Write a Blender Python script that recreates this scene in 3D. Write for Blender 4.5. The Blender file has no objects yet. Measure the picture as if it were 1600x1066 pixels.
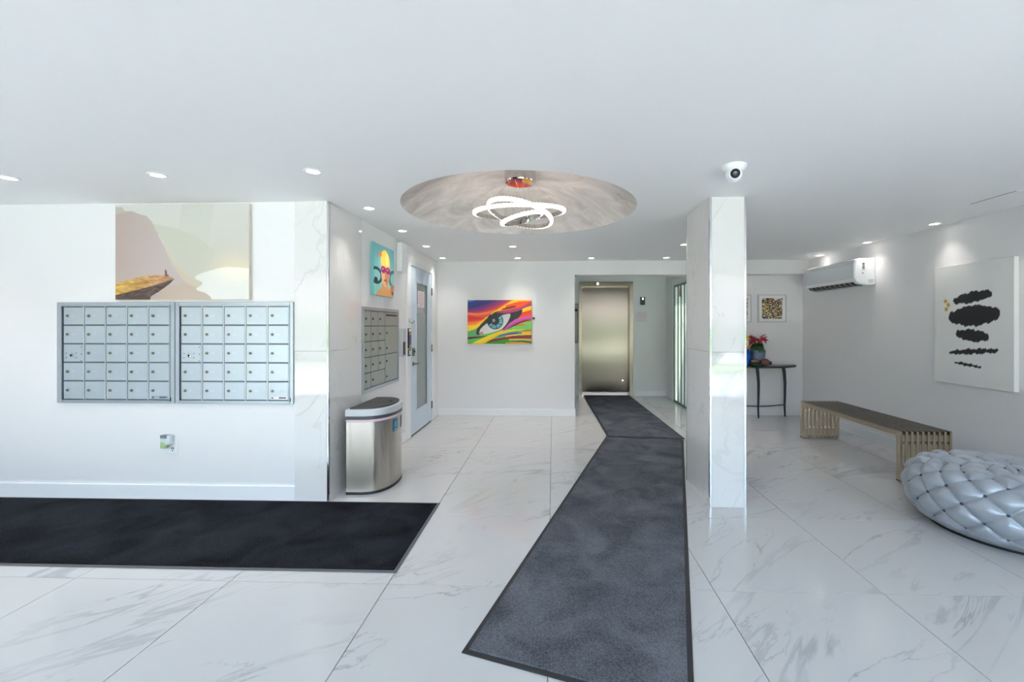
import bpy, bmesh, math, random
import numpy as np
from mathutils import Vector

random.seed(7)
scene = bpy.context.scene
COL = scene.collection
PI = math.pi

# ------------------------------------------------------------------ camera
F_PX, CX, CY, YAW, EYE = 680.1, 841.8, 507.9, 0.0324, 1.34
cam_data = bpy.data.cameras.new('camera')
cam = bpy.data.objects.new('camera', cam_data)
COL.objects.link(cam)
cam.location = (0, 0, EYE)
cam.rotation_euler = (PI / 2, 0, YAW)
cam_data.sensor_fit = 'HORIZONTAL'
cam_data.sensor_width = 36.0
cam_data.lens = 36.0 * F_PX / 1600.0
cam_data.shift_x = (800 - CX) / 1600.0
cam_data.shift_y = (CY - 533) / 1600.0
cam_data.clip_start = 0.05
scene.camera = cam

# ------------------------------------------------------------------ view, sky, sun
vs = scene.view_settings
vs.view_transform = 'Standard'
vs.look = 'None'
vs.gamma = 1.0
vs.use_curve_mapping = False
vs.exposure = 0.72
cy = scene.cycles
cy.max_bounces = 12
cy.diffuse_bounces = 7
cy.glossy_bounces = 5
cy.transmission_bounces = 6
cy.transparent_max_bounces = 8
cy.caustics_reflective = False
cy.caustics_refractive = False
cy.sample_clamp_indirect = 6.0
cy.use_denoising = True

SKY_STRENGTH = 4.7
world = bpy.data.worlds.new('sky')
scene.world = world
world.use_nodes = True
wn = world.node_tree.nodes
wl = world.node_tree.links
wn.clear()
w_out = wn.new('ShaderNodeOutputWorld')
w_bg = wn.new('ShaderNodeBackground')
w_sky = wn.new('ShaderNodeTexSky')
w_sky.sky_type = 'NISHITA'
w_sky.sun_disc = False
w_sky.sun_elevation = math.radians(52)
w_sky.sun_rotation = math.radians(20)
w_mix = wn.new('ShaderNodeMix')
w_mix.data_type = 'RGBA'
w_mix.inputs['Factor'].default_value = 0.72
w_mix.inputs['B'].default_value = (0.70, 0.91, 1.14, 1)
w_mul = wn.new('ShaderNodeVectorMath')
w_mul.operation = 'SCALE'
w_mul.inputs['Scale'].default_value = 0.22
wl.new(w_sky.outputs['Color'], w_mul.inputs[0])
wl.new(w_mul.outputs[0], w_mix.inputs['A'])
wl.new(w_mix.outputs['Result'], w_bg.inputs['Color'])
w_bg.inputs['Strength'].default_value = SKY_STRENGTH
wl.new(w_bg.outputs[0], w_out.inputs[0])

sun_data = bpy.data.lights.new('sun', 'SUN')
sun_data.energy = 38.0
sun_data.angle = math.radians(0.6)
sun_data.color = (1.0, 0.96, 0.94)
sun = bpy.data.objects.new('sun', sun_data)
COL.objects.link(sun)
sun.rotation_euler = (math.radians(20), math.radians(16), 0)      # high sun over the street, only grazing in at the shop front

# ------------------------------------------------------------------ dimensions (metres)
H_CEIL = 2.28
X_LEFT, X_HALL, X_RIGHT = -5.6, -1.70, 3.69
Y_FRONT, Y_MAIL, Y_BACK, Y_CONS, Y_LIFT = -1.3, 3.26, 6.40, 6.56, 8.25
X_ALC0, X_ALC1 = 0.0, 2.13
X_OPEN = 0.32
TILE, TX0, TY0 = 0.8334, -0.0198, 2.2242
DOME = (-0.27, 3.575, 0.94, 0.32)

portal_data = bpy.data.lights.new('window_portal', 'AREA')
portal_data.shape = 'RECTANGLE'
portal_data.size = X_RIGHT - X_LEFT
portal_data.size_y = H_CEIL
portal_data.cycles.is_portal = True
portal = bpy.data.objects.new('window_portal', portal_data)
COL.objects.link(portal)
portal.location = ((X_LEFT + X_RIGHT) / 2, Y_FRONT - 0.12, H_CEIL / 2)
portal.rotation_euler = (PI / 2, 0, 0)


# ------------------------------------------------------------------ colour and material helpers
def lin(c):
    out = []
    for v in c[:3]:
        v = v / 255.0
        out.append(v / 12.92 if v <= 0.04045 else ((v + 0.055) / 1.055) ** 2.4)
    return (out[0], out[1], out[2], 1.0)


MATS = {}


def mat(name, rgb, rough=0.5, metal=0.0, bump=0.0, bscale=60.0, var=0.0, vscale=4.0, emit=None, estr=0.0,
        coat=0.0, spec=0.5, stretch=(1, 1, 1), sheen=0.0, trans=0.0):
    if name in MATS:
        return MATS[name]
    m = bpy.data.materials.new(name)
    m.use_nodes = True
    nt = m.node_tree
    p = nt.nodes['Principled BSDF']
    base = lin(rgb)
    p.inputs['Base Color'].default_value = base
    p.inputs['Roughness'].default_value = rough
    p.inputs['Metallic'].default_value = metal
    p.inputs['Specular IOR Level'].default_value = spec
    p.inputs['Coat Weight'].default_value = coat
    p.inputs['Sheen Weight'].default_value = sheen
    p.inputs['Transmission Weight'].default_value = trans
    if emit is not None:
        p.inputs['Emission Color'].default_value = lin(emit)
        p.inputs['Emission Strength'].default_value = estr
    if bump or var:
        tc = nt.nodes.new('ShaderNodeTexCoord')
        mp = nt.nodes.new('ShaderNodeMapping')
        mp.inputs['Scale'].default_value = stretch
        nt.links.new(tc.outputs['Object'], mp.inputs['Vector'])
    if bump:
        n = nt.nodes.new('ShaderNodeTexNoise')
        n.inputs['Scale'].default_value = bscale
        n.inputs['Detail'].default_value = 3
        nt.links.new(mp.outputs[0], n.inputs['Vector'])
        b = nt.nodes.new('ShaderNodeBump')
        b.inputs['Strength'].default_value = bump
        b.inputs['Distance'].default_value = 0.004
        nt.links.new(n.outputs['Fac'], b.inputs['Height'])
        nt.links.new(b.outputs[0], p.inputs['Normal'])
    if var:
        n2 = nt.nodes.new('ShaderNodeTexNoise')
        n2.inputs['Scale'].default_value = vscale
        n2.inputs['Detail'].default_value = 4
        nt.links.new(mp.outputs[0], n2.inputs['Vector'])
        r = nt.nodes.new('ShaderNodeValToRGB')
        r.color_ramp.elements[0].position = 0.3
        r.color_ramp.elements[1].position = 0.7
        r.color_ramp.elements[0].color = tuple(max(0, c * (1 - var)) for c in base[:3]) + (1,)
        r.color_ramp.elements[1].color = tuple(min(1, c * (1 + var)) for c in base[:3]) + (1,)
        nt.links.new(n2.outputs['Fac'], r.inputs['Fac'])
        nt.links.new(r.outputs[0], p.inputs['Base Color'])
    MATS[name] = m
    return m


def marble(name, rgb, vein, rough, rot, scale=1.0, amount=0.8, coat=0.0):
    """white porcelain marble: soft grey veins, another cut of the pattern for every slab"""
    m = bpy.data.materials.new(name)
    m.use_nodes = True
    nt = m.node_tree
    N, L = nt.nodes.new, nt.links.new
    p = nt.nodes['Principled BSDF']
    p.inputs['Roughness'].default_value = rough
    p.inputs['Coat Weight'].default_value = coat
    p.inputs['Coat Roughness'].default_value = 0.03
    tc = N('ShaderNodeTexCoord')
    oi = N('ShaderNodeObjectInfo')
    off = N('ShaderNodeVectorMath'); off.operation = 'SCALE'
    cmb = N('ShaderNodeCombineXYZ')
    for k, f in enumerate((61.0, 37.0, 23.0)):
        mu = N('ShaderNodeMath'); mu.operation = 'MULTIPLY'
        mu.inputs[1].default_value = f
        L(oi.outputs['Random'], mu.inputs[0])
        L(mu.outputs[0], cmb.inputs[k])
    add = N('ShaderNodeVectorMath'); add.operation = 'ADD'
    mp = N('ShaderNodeMapping')
    mp.inputs['Rotation'].default_value = rot
    L(tc.outputs['Object'], mp.inputs['Vector'])
    st = N('ShaderNodeMapping')
    st.inputs['Scale'].default_value = (0.42 * scale, 1.7 * scale, 1.2 * scale)
    L(mp.outputs[0], st.inputs['Vector'])
    L(st.outputs[0], add.inputs[0])
    L(cmb.outputs[0], add.inputs[1])
    mix = None
    masks = []
    for sc, width, dist in ((0.85, 0.017, 1.1), (1.9, 0.010, 0.8)):
        n = N('ShaderNodeTexNoise')
        n.inputs['Scale'].default_value = sc
        n.inputs['Detail'].default_value = 7
        n.inputs['Roughness'].default_value = 0.55
        n.inputs['Distortion'].default_value = dist
        L(add.outputs[0], n.inputs['Vector'])
        s = N('ShaderNodeMath'); s.operation = 'SUBTRACT'; s.inputs[1].default_value = 0.5
        L(n.outputs['Fac'], s.inputs[0])
        a = N('ShaderNodeMath'); a.operation = 'ABSOLUTE'
        L(s.outputs[0], a.inputs[0])
        mr = N('ShaderNodeMapRange')
        mr.inputs['From Min'].default_value = 0.0
        mr.inputs['From Max'].default_value = width
        mr.inputs['To Min'].default_value = 1.0
        mr.inputs['To Max'].default_value = 0.0
        mr.interpolation_type = 'SMOOTHSTEP'
        L(a.outputs[0], mr.inputs['Value'])
        br = N('ShaderNodeTexNoise')
        br.inputs['Scale'].default_value = sc * 1.1
        br.inputs['Detail'].default_value = 2
        L(mp.outputs[0], br.inputs['Vector'])
        L(cmb.outputs[0], br.inputs['Vector']) if False else None
        bo = N('ShaderNodeVectorMath'); bo.operation = 'ADD'
        L(mp.outputs[0], bo.inputs[0]); L(cmb.outputs[0], bo.inputs[1])
        L(bo.outputs[0], br.inputs['Vector'])
        m2 = N('ShaderNodeMapRange')
        m2.inputs['From Min'].default_value = 0.41
        m2.inputs['From Max'].default_value = 0.66
        L(br.outputs['Fac'], m2.inputs['Value'])
        mm = N('ShaderNodeMath'); mm.operation = 'MULTIPLY'
        L(mr.outputs[0], mm.inputs[0]); L(m2.outputs[0], mm.inputs[1])
        masks.append(mm)
    mx = N('ShaderNodeMath'); mx.operation = 'MAXIMUM'
    L(masks[0].outputs[0], mx.inputs[0]); L(masks[1].outputs[0], mx.inputs[1])
    am = N('ShaderNodeMath'); am.operation = 'MULTIPLY'; am.inputs[1].default_value = amount
    L(mx.outputs[0], am.inputs[0])
    cm = N('ShaderNodeMix'); cm.data_type = 'RGBA'
    cm.inputs['A'].default_value = lin(rgb)
    cm.inputs['B'].default_value = lin(vein)
    L(am.outputs[0], cm.inputs['Factor'])
    L(cm.outputs['Result'], p.inputs['Base Color'])
    return m


def glass_mat(name, rgb, gloss=1.0):
    """thin pane: mostly clear, mirror-like at the angle glass is"""
    m = bpy.data.materials.new(name)
    m.use_nodes = True
    nt = m.node_tree
    nt.nodes.clear()
    N, L = nt.nodes.new, nt.links.new
    o = N('ShaderNodeOutputMaterial')
    t = N('ShaderNodeBsdfTransparent'); t.inputs[0].default_value = lin(rgb)
    g = N('ShaderNodeBsdfGlossy'); g.inputs['Roughness'].default_value = 0.02
    fr = N('ShaderNodeFresnel'); fr.inputs['IOR'].default_value = 1.45
    mx = N('ShaderNodeMixShader')
    L(fr.outputs[0], mx.inputs[0]); L(t.outputs[0], mx.inputs[1]); L(g.outputs[0], mx.inputs[2])
    L(mx.outputs[0], o.inputs[0])
    return m


def frosted(name, rgb, clear=0.5, rough=0.25):
    m = bpy.data.materials.new(name)
    m.use_nodes = True
    nt = m.node_tree
    p = nt.nodes['Principled BSDF']
    p.inputs['Base Color'].default_value = lin(rgb)
    p.inputs['Roughness'].default_value = rough
    tr = nt.nodes.new('ShaderNodeBsdfTranslucent')
    tr.inputs[0].default_value = lin(rgb)
    mx = nt.nodes.new('ShaderNodeMixShader')
    mx.inputs[0].default_value = clear
    out = nt.nodes['Material Output']
    nt.links.new(p.outputs[0], mx.inputs[1])
    nt.links.new(tr.outputs[0], mx.inputs[2])
    nt.links.new(mx.outputs[0], out.inputs[0])
    return m


M_WALL = mat('wall_paint', (234, 233, 234), 0.42, bump=0.05, bscale=220)
M_CEIL = mat('ceiling_paint', (243, 243, 243), 0.6, bump=0.04, bscale=200)
M_TRIM = mat('trim_paint', (240, 241, 242), 0.35)
M_GROUT = mat('grout', (118, 118, 117), 0.85)
M_TILE = marble('floor_marble', (207, 206, 206), (132, 135, 137), 0.11, (0, 0, math.radians(-38)), 0.8, 0.5)
M_SLAB = marble('wall_marble', (226, 225, 224), (150, 150, 150), 0.05, (math.radians(20), math.radians(52), math.radians(30)), 0.9, 0.3)
M_EDGE = mat('polished_edge_metal', (225, 226, 228), 0.12, 1.0)
M_STEEL = mat('brushed_steel', (184, 174, 162), 0.11, 1.0, bump=0.05, bscale=1.2, stretch=(0.7, 0.7, 3))
M_STEEL_D = mat('steel_frame', (150, 140, 126), 0.26, 1.0)
M_BENCH = mat('bench_steel', (206, 193, 172), 0.2, 1.0, var=0.06, vscale=30)
M_CAN = mat('bin_steel', (186, 180, 172), 0.15, 1.0, var=0.12, vscale=16, bump=0.5, bscale=22, stretch=(1, 1, 0.01))
M_MAIL = mat('mailbox_aluminium', (182, 193, 200), 0.38, 0.55)
M_MAIL_F = mat('mailbox_frame', (176, 186, 193), 0.34, 0.6)
M_PMAIL = mat('parcel_aluminium', (168, 172, 168), 0.4, 0.5)
M_LOCK = mat('lock_brass', (132, 122, 100), 0.35, 0.9)
M_BLACK = mat('black_plastic', (18, 19, 21), 0.4)
M_DARKG = mat('dark_grey_plastic', (62, 63, 66), 0.38)
M_LGREY = mat('light_grey_plastic', (196, 200, 205), 0.35)
M_WHITE = mat('white_plastic', (240, 241, 243), 0.32)
M_PAPER = mat('paper', (240, 238, 240), 0.7)
M_CANVAS = mat('canvas_white', (236, 236, 233), 0.75, bump=0.1, bscale=500)
M_CHROME = mat('chrome', (210, 208, 206), 0.06, 1.0)
M_LAMP = mat('lamp_lens', (255, 255, 255), 0.4, emit=(255, 250, 240), estr=7.0)
M_PANE = glass_mat('clear_glass', (250, 251, 251))




def brushed(m, rough, rotation):
    """grain that smears reflections along one direction"""
    nt = m.node_tree
    p = nt.nodes['Principled BSDF']
    p.inputs['Roughness'].default_value = rough
    p.inputs['Anisotropic'].default_value = 1.0
    p.inputs['Anisotropic Rotation'].default_value = rotation
    t = nt.nodes.new('ShaderNodeTangent')
    t.direction_type = 'RADIAL'
    t.axis = 'Z'
    nt.links.new(t.outputs[0], p.inputs['Tangent'])


brushed(M_STEEL, 0.30, 0.0)
brushed(M_CAN, 0.22, 0.25)

# ------------------------------------------------------------------ mesh helpers
class MB:
    def __init__(self):
        self.v, self.f = [], []

    def add(self, vs, fs):
        o = len(self.v)
        self.v += [tuple(p) for p in vs]
        self.f += [tuple(i + o for i in f) for f in fs]
        return self

    def box(self, x0, x1, y0, y1, z0, z1):
        v = [(x0, y0, z0), (x1, y0, z0), (x1, y1, z0), (x0, y1, z0), (x0, y0, z1), (x1, y0, z1), (x1, y1, z1), (x0, y1, z1)]
        f = [(3, 2, 1, 0), (4, 5, 6, 7), (0, 1, 5, 4), (1, 2, 6, 5), (2, 3, 7, 6), (3, 0, 4, 7)]
        return self.add(v, f)

    def prism(self, poly, a, b, axis='z'):
        """poly of 2-D points pushed from a to b along an axis; the poly holds the two other axes in order"""
        def at(p, t):
            return {'z': (p[0], p[1], t), 'y': (p[0], t, p[1]), 'x': (t, p[0], p[1])}[axis]
        n = len(poly)
        v = [at(p, a) for p in poly] + [at(p, b) for p in poly]
        f = [tuple(range(n))[::-1], tuple(range(n, 2 * n))]
        f += [(i, (i + 1) % n, n + (i + 1) % n, n + i) for i in range(n)]
        return self.add(v, f)

    def lathe(self, prof, c=(0, 0, 0), n=32, axis='z', squash=(1, 1)):
        """prof: (r, h) pairs; closed at ends where r == 0"""
        rings, v, f = [], [], []
        for r, h in prof:
            ring = []
            for k in range(1 if r == 0 else n):
                a = 2 * PI * k / n
                x, y = r * math.cos(a) * squash[0], r * math.sin(a) * squash[1]
                q = {'z': (x, y, h), 'y': (x, -h, y), '-y': (x, h, -y), 'x': (h, x, y), '-x': (-h, x, -y)}[axis]
                ring.append(len(v))
                v.append((c[0] + q[0], c[1] + q[1], c[2] + q[2]))
            rings.append(ring)
        for a, b in zip(rings, rings[1:]):
            for k in range(n):
                i, j = k, (k + 1) % n
                q = [a[i % len(a)], a[j % len(a)], b[j % len(b)], b[i % len(b)]]
                q = list(dict.fromkeys(q))
                if len(q) > 2:
                    f.append(tuple(q))
        return self.add(v, f)

    def tube(self, pts, r, n=10, closed=False):
        pts = [Vector(p) for p in pts]
        m = len(pts)
        rs = r if isinstance(r, (list, tuple)) else [r] * m
        v, f = [], []
        t0 = (pts[1] - pts[0]).normalized()
        up = Vector((0, 0, 1)) if abs(t0.z) < 0.9 else Vector((1, 0, 0))
        u = t0.cross(up).normalized()
        for i, p in enumerate(pts):
            if closed:
                t = (pts[(i + 1) % m] - pts[i - 1]).normalized()
            else:
                t = (pts[min(i + 1, m - 1)] - pts[max(i - 1, 0)]).normalized()
            u = (u - t * u.dot(t)).normalized()
            w = t.cross(u)
            for k in range(n):
                a = 2 * PI * k / n
                v.append(p + (u * math.cos(a) + w * math.sin(a)) * rs[i])
        for i in range(m if closed else m - 1):
            j = (i + 1) % m
            for k in range(n):
                l = (k + 1) % n
                f.append((i * n + k, i * n + l, j * n + l, j * n + k))
        if not closed:
            f.append(tuple(range(n))[::-1])
            f.append(tuple((m - 1) * n + k for k in range(n)))
        return self.add(v, f)

    def sphere(self, c, r, nu=20, nv=12, sc=(1, 1, 1)):
        prof = [(0 if i in (0, nv) else r * math.sin(PI * i / nv), -r * math.cos(PI * i / nv)) for i in range(nv + 1)]
        b = MB().lathe(prof, (0, 0, 0), nu)
        return self.add([(c[0] + p[0] * sc[0], c[1] + p[1] * sc[1], c[2] + p[2] * sc[2]) for p in b.v], b.f)


def root_of(o):
    p = Vector((0, 0, 0))
    while o is not None:
        p += o.location
        o = o.parent
    return p


def mesh_from(name, mb, m, smooth=None, bevel=0.0, shift=(0, 0, 0)):
    me = bpy.data.meshes.new(name)
    me.from_pydata([(p[0] - shift[0], p[1] - shift[1], p[2] - shift[2]) for p in mb.v], [], mb.f)
    bm = bmesh.new()
    bm.from_mesh(me)
    bmesh.ops.recalc_face_normals(bm, faces=bm.faces)
    if bevel:
        ed = [e for e in bm.edges if len(e.link_faces) == 2 and e.calc_face_angle(0) > 0.6]
        bmesh.ops.bevel(bm, geom=ed, offset=bevel, segments=1 if bevel < .0035 else 3, profile=0.5, affect='EDGES', clamp_overlap=True)
    bm.to_mesh(me)
    bm.free()
    me.materials.append(m)
    if smooth is not None or bevel >= .0035:
        for p in me.polygons:
            p.use_smooth = True
        me.set_sharp_from_angle(angle=math.radians(smooth if smooth is not None else 38))
    me.update()
    return me


def tag(o, label=None, cat=None, group=None, kind=None):
    if label:
        o['label'] = label
    if cat:
        o['category'] = cat
    if group:
        o['group'] = group
    if kind:
        o['kind'] = kind
    return o


def obj(name, mb, m, parent=None, smooth=None, bevel=0.0, label=None, cat=None, group=None, kind=None, at=None):
    """one mesh object from world-space shapes; `at` puts its origin there"""
    base = root_of(parent) if parent else Vector((0, 0, 0))
    loc = Vector(at) if at is not None else base
    o = bpy.data.objects.new(name, mesh_from(name, mb, m, smooth, bevel, loc))
    COL.objects.link(o)
    o.parent = parent
    o.location = loc - base
    if bevel >= .0035:
        wn_ = o.modifiers.new('even_normals', 'WEIGHTED_NORMAL')
        wn_.keep_sharp = True
        wn_.weight = 100
    return tag(o, label, cat, group, kind)


def put(name, me, parent, loc):
    """an object on shared mesh data at a world position"""
    o = bpy.data.objects.new(name, me)
    COL.objects.link(o)
    o.parent = parent
    o.location = Vector(loc) - (root_of(parent) if parent else Vector((0, 0, 0)))
    return o


def thing(name, loc, label=None, cat=None, group=None, kind=None):
    o = bpy.data.objects.new(name, None)
    o.empty_display_size = 0.1
    COL.objects.link(o)
    o.location = loc
    return tag(o, label, cat, group, kind)


def struct(name, mb, m, label, parent=None, smooth=None, bevel=0.0):
    return obj(name, mb, m, parent, smooth, bevel, label=label, kind='structure')


B = lambda *a: MB().box(*a)

# ------------------------------------------------------------------ floor: slab and one object per tile
floor = struct('floor', B(X_LEFT, X_RIGHT, Y_FRONT, Y_LIFT + 0.25, -0.12, -0.004), M_GROUT,
               'white marble-look tiled lobby floor with thin grey joints')
J = 0.0019
tile_meshes = {}


def tile_mesh(w, d):
    key = (round(w, 3), round(d, 3))
    if key not in tile_meshes:
        tile_meshes[key] = mesh_from('tile', B(0, w, 0, d, -0.008, 0.0), M_TILE, bevel=0.0009)
    return tile_meshes[key]


i0, i1 = math.floor((X_LEFT - TX0) / TILE), math.ceil((X_RIGHT - TX0) / TILE)
j0, j1 = math.floor((Y_FRONT - TY0) / TILE), math.ceil((Y_LIFT + 0.25 - TY0) / TILE)
for i in range(i0, i1):
    for j in range(j0, j1):
        xa, xb = max(TX0 + i * TILE, X_LEFT) + J, min(TX0 + (i + 1) * TILE, X_RIGHT) - J
        ya, yb = max(TY0 + j * TILE, Y_FRONT) + J, min(TY0 + (j + 1) * TILE, Y_LIFT + 0.25) - J
        if xb - xa < 0.02 or yb - ya < 0.02:
            continue
        if ya > Y_MAIL + 0.02 and xb < X_HALL - 0.02:
            continue
        if ya > Y_CONS + 0.05 and (xa > X_ALC1 + 0.05 or xb < X_ALC0 - 0.05):
            continue
        put('tile', tile_mesh(xb - xa, yb - ya), floor, (xa, ya, 0))

# ------------------------------------------------------------------ ceiling with the round plaster dome
def ceiling_mesh():
    bm = bmesh.new()
    def loop(pts):
        vs = [bm.verts.new(p) for p in pts]
        return [bm.edges.new((vs[k], vs[(k + 1) % len(vs)])) for k in range(len(vs))]
    n = 96
    e = loop([(X_LEFT - .1, Y_FRONT - .1, H_CEIL), (X_RIGHT + .1, Y_FRONT - .1, H_CEIL), (X_RIGHT + .1, Y_CONS + .12, H_CEIL), (X_LEFT - .1, Y_CONS + .12, H_CEIL)])
    e += loop([(DOME[0] + DOME[2] * math.cos(2 * PI * k / n), DOME[1] + DOME[2] * math.sin(2 * PI * k / n), H_CEIL) for k in range(n)])
    bmesh.ops.triangle_fill(bm, use_beauty=True, use_dissolve=False, edges=e, normal=(0, 0, -1))
    v = [tuple(q.co) for q in bm.verts]
    bm.verts.index_update()
    f = [tuple(q.index for q in p.verts) for p in bm.faces]
    bm.free()
    return MB().add(v, f)


ceil = struct('ceiling', ceiling_mesh(), M_CEIL, 'smooth white lobby ceiling with a round dome recess')
for p in ceil.data.polygons:
    if p.normal.z > 0:
        p.flip()

m = bpy.data.materials.new('dome_plaster')
m.use_nodes = True
nt = m.node_tree
pb = nt.nodes['Principled BSDF']
pb.inputs['Roughness'].default_value = 0.45
tc = nt.nodes.new('ShaderNodeTexCoord')
mp = nt.nodes.new('ShaderNodeMapping'); mp.inputs['Scale'].default_value = (1.0, 1.6, 1.0)
nz = nt.nodes.new('ShaderNodeTexNoise'); nz.inputs['Scale'].default_value = 2.6; nz.inputs['Detail'].default_value = 9
nz.inputs['Roughness'].default_value = 0.68; nz.inputs['Distortion'].default_value = 1.3
cr = nt.nodes.new('ShaderNodeValToRGB')
cr.color_ramp.elements[0].position = 0.3; cr.color_ramp.elements[0].color = lin((176, 168, 164))
cr.color_ramp.elements[1].position = 0.72; cr.color_ramp.elements[1].color = lin((236, 229, 225))
nt.links.new(tc.outputs['Object'], mp.inputs[0]); nt.links.new(mp.outputs[0], nz.inputs['Vector'])
nt.links.new(nz.outputs['Fac'], cr.inputs[0]); nt.links.new(cr.outputs[0], pb.inputs['Base Color'])
M_DOME = m
a_, h_ = DOME[2], DOME[3]
R_ = (a_ * a_ + h_ * h_) / (2 * h_)
prof = []
for k in range(25):
    r = a_ * (1 - k / 24)
    prof.append((r, H_CEIL + h_ - R_ + math.sqrt(R_ * R_ - r * r)))
obj('dome', MB().lathe(prof, (DOME[0], DOME[1], 0), 96), M_DOME, ceil, smooth=60, label='mottled grey polished plaster dome')
TOP_OF_DOME = H_CEIL + h_
struct('ceiling_alcove', B(X_ALC0 - .1, X_ALC1 + .12, Y_CONS + .12, Y_LIFT + .3, H_CEIL, H_CEIL + .08), M_CEIL,
       'white ceiling of the lift alcove')

# ------------------------------------------------------------------ walls
HT = H_CEIL + 0.02
struct('wall_left', B(X_LEFT, X_HALL - 0.02, Y_MAIL, Y_MAIL + 0.12, 0, HT), M_WALL, 'white wall that carries the two large mailbox banks')
struct('wall_far_left', B(X_LEFT - .12, X_LEFT, Y_FRONT, Y_MAIL + .12, 0, HT), M_WALL, 'white side wall at the far end of the mailbox wall')
struct('wall_hall', B(X_HALL - .14, X_HALL - 0.008, Y_MAIL + .12, Y_BACK + .12, 0, HT), M_WALL, 'white side wall with the pale blue glazed door')
back = struct('wall_back', B(X_HALL - .14, X_OPEN, Y_BACK, Y_BACK + .14, 0, HT), M_WALL, 'white wall behind the colourful eye painting')
struct('wall_lintel', B(X_OPEN, X_RIGHT, Y_BACK, Y_CONS + .1, 2.075, HT), M_WALL, 'white beam over the lift alcove and console wall')
struct('wall_back_right', B(X_ALC1, X_RIGHT + .1, Y_CONS, Y_CONS + .12, 0, HT), M_WALL, 'white wall behind the console table')
struct('wall_right', B(X_RIGHT, X_RIGHT + .12, Y_FRONT, Y_CONS + .12, 0, HT), M_WALL, 'long white wall beside the slatted bench')
struct('wall_alcove_left', B(X_ALC0 - .12, X_ALC0, Y_BACK + .14, Y_LIFT + .3, 0, HT), M_WALL, 'white left side of the lift alcove')
LX0, LX1, LZ = 0.545, 1.448, 2.082          # lift opening
wl_ = MB().box(X_ALC0, LX0, Y_LIFT, Y_LIFT + .3, 0, HT).box(LX1, X_ALC1 + .12, Y_LIFT, Y_LIFT + .3, 0, HT).box(LX0, LX1, Y_LIFT, Y_LIFT + .3, LZ, HT)
wl_.box(LX0, LX1, Y_LIFT + .25, Y_LIFT + .3, 0, LZ)
M_ALC = mat('alcove_paint', (226, 229, 228), 0.45)
struct('wall_alcove_back', wl_, M_ALC, 'pale grey wall around the steel lift door')
GY0, GY1, GZ = 6.74, 7.72, 2.03             # glazed side door of the alcove
wr_ = MB().box(X_ALC1, X_ALC1 + .12, Y_CONS + .12, GY0, 0, HT).box(X_ALC1, X_ALC1 + .12, GY1, Y_LIFT, 0, HT).box(X_ALC1, X_ALC1 + .12, GY0, GY1, GZ, HT)
struct('wall_alcove_right', wr_, M_ALC, 'pale grey alcove wall with the glazed door')

# front of the lobby behind the viewer: a glazed shop front
nb = 6
M_ALU = mat('window_aluminium', (196, 198, 200), 0.35, 0.7)
bw = (X_RIGHT - X_LEFT) / nb
for k in range(nb):
    xa, xb = X_LEFT + k * bw, X_LEFT + (k + 1) * bw
    w = thing('window_%d' % (k + 1), ((xa + xb) / 2, Y_FRONT, 0), 'full height shop front window bay onto the lawn', kind='structure')
    obj('mullion', B(xa, xa + .03, Y_FRONT - .05, Y_FRONT + .05, 0, H_CEIL), M_ALU, w)
    obj('mullion', B(xb - .03, xb, Y_FRONT - .05, Y_FRONT + .05, 0, H_CEIL), M_ALU, w)
    obj('head_rail', B(xa + .03, xb - .03, Y_FRONT - .05, Y_FRONT + .05, H_CEIL - .06, H_CEIL), M_ALU, w)
    obj('bottom_rail', B(xa + .03, xb - .03, Y_FRONT - .05, Y_FRONT + .05, 0, .08), M_ALU, w)
    obj('pane', B(xa + .03, xb - .03, Y_FRONT - .003, Y_FRONT + .003, .08, H_CEIL - .06), M_PANE, w)

# ------------------------------------------------------------------ baseboards
def baseboard(name, x0, x1, y0, y1, label, h=0.1, side='-y'):
    struct(name, B(x0, x1, y0, y1, 0, h), M_TRIM, label, bevel=0.003)


baseboard('baseboard_left', X_LEFT, -1.962, Y_MAIL - .014, Y_MAIL, 'white baseboard under the mailbox wall', .112)
baseboard('baseboard_hall', X_HALL - .008, X_HALL + .006, 3.825, 4.99, 'white baseboard between trash bin and glazed door')
baseboard('baseboard_hall_end', X_HALL - .008, X_HALL + .006, 6.16, Y_BACK, 'short white baseboard beside the blue door')
baseboard('baseboard_back', X_HALL, X_OPEN + .012, Y_BACK - .013, Y_BACK, 'white baseboard below the eye painting')
baseboard('baseboard_opening', X_OPEN, X_OPEN + .012, Y_BACK, Y_BACK + .14, 'white baseboard turning into the lift alcove')
baseboard('baseboard_console', X_ALC1, X_RIGHT, Y_CONS - .013, Y_CONS, 'white baseboard behind the console table')
baseboard('baseboard_right', X_RIGHT - .014, X_RIGHT, Y_FRONT, Y_CONS, 'white baseboard behind the slatted bench', .112)
baseboard('baseboard_lift', 1.525, X_ALC1, Y_LIFT - .012, Y_LIFT, 'white baseboard beside the lift')

# ------------------------------------------------------------------ marble cladding of the corner pier and the free column
XP0 = -1.962
pier = thing('wall_corner_pier', (-1.83, 3.25, 0), 'marble clad wall corner between mailboxes and trash bin', kind='structure')
for z0, z1 in ((0.0, 1.139), (1.141, H_CEIL)):
    obj('marble_slab', B(XP0, X_HALL - .014, Y_MAIL - .012, Y_MAIL, z0, z1), M_SLAB, pier, bevel=0.001, at=(XP0, Y_MAIL, z0))
    obj('marble_slab', B(X_HALL - .02, X_HALL, Y_MAIL + .004, 3.82, z0, z1), M_SLAB, pier, bevel=0.001, at=(X_HALL, Y_MAIL, z0))
obj('edge_strip', MB().box(X_HALL - .014, X_HALL + .002, Y_MAIL - .014, Y_MAIL + .004, 0, H_CEIL), M_EDGE, pier, bevel=0.003)

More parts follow.
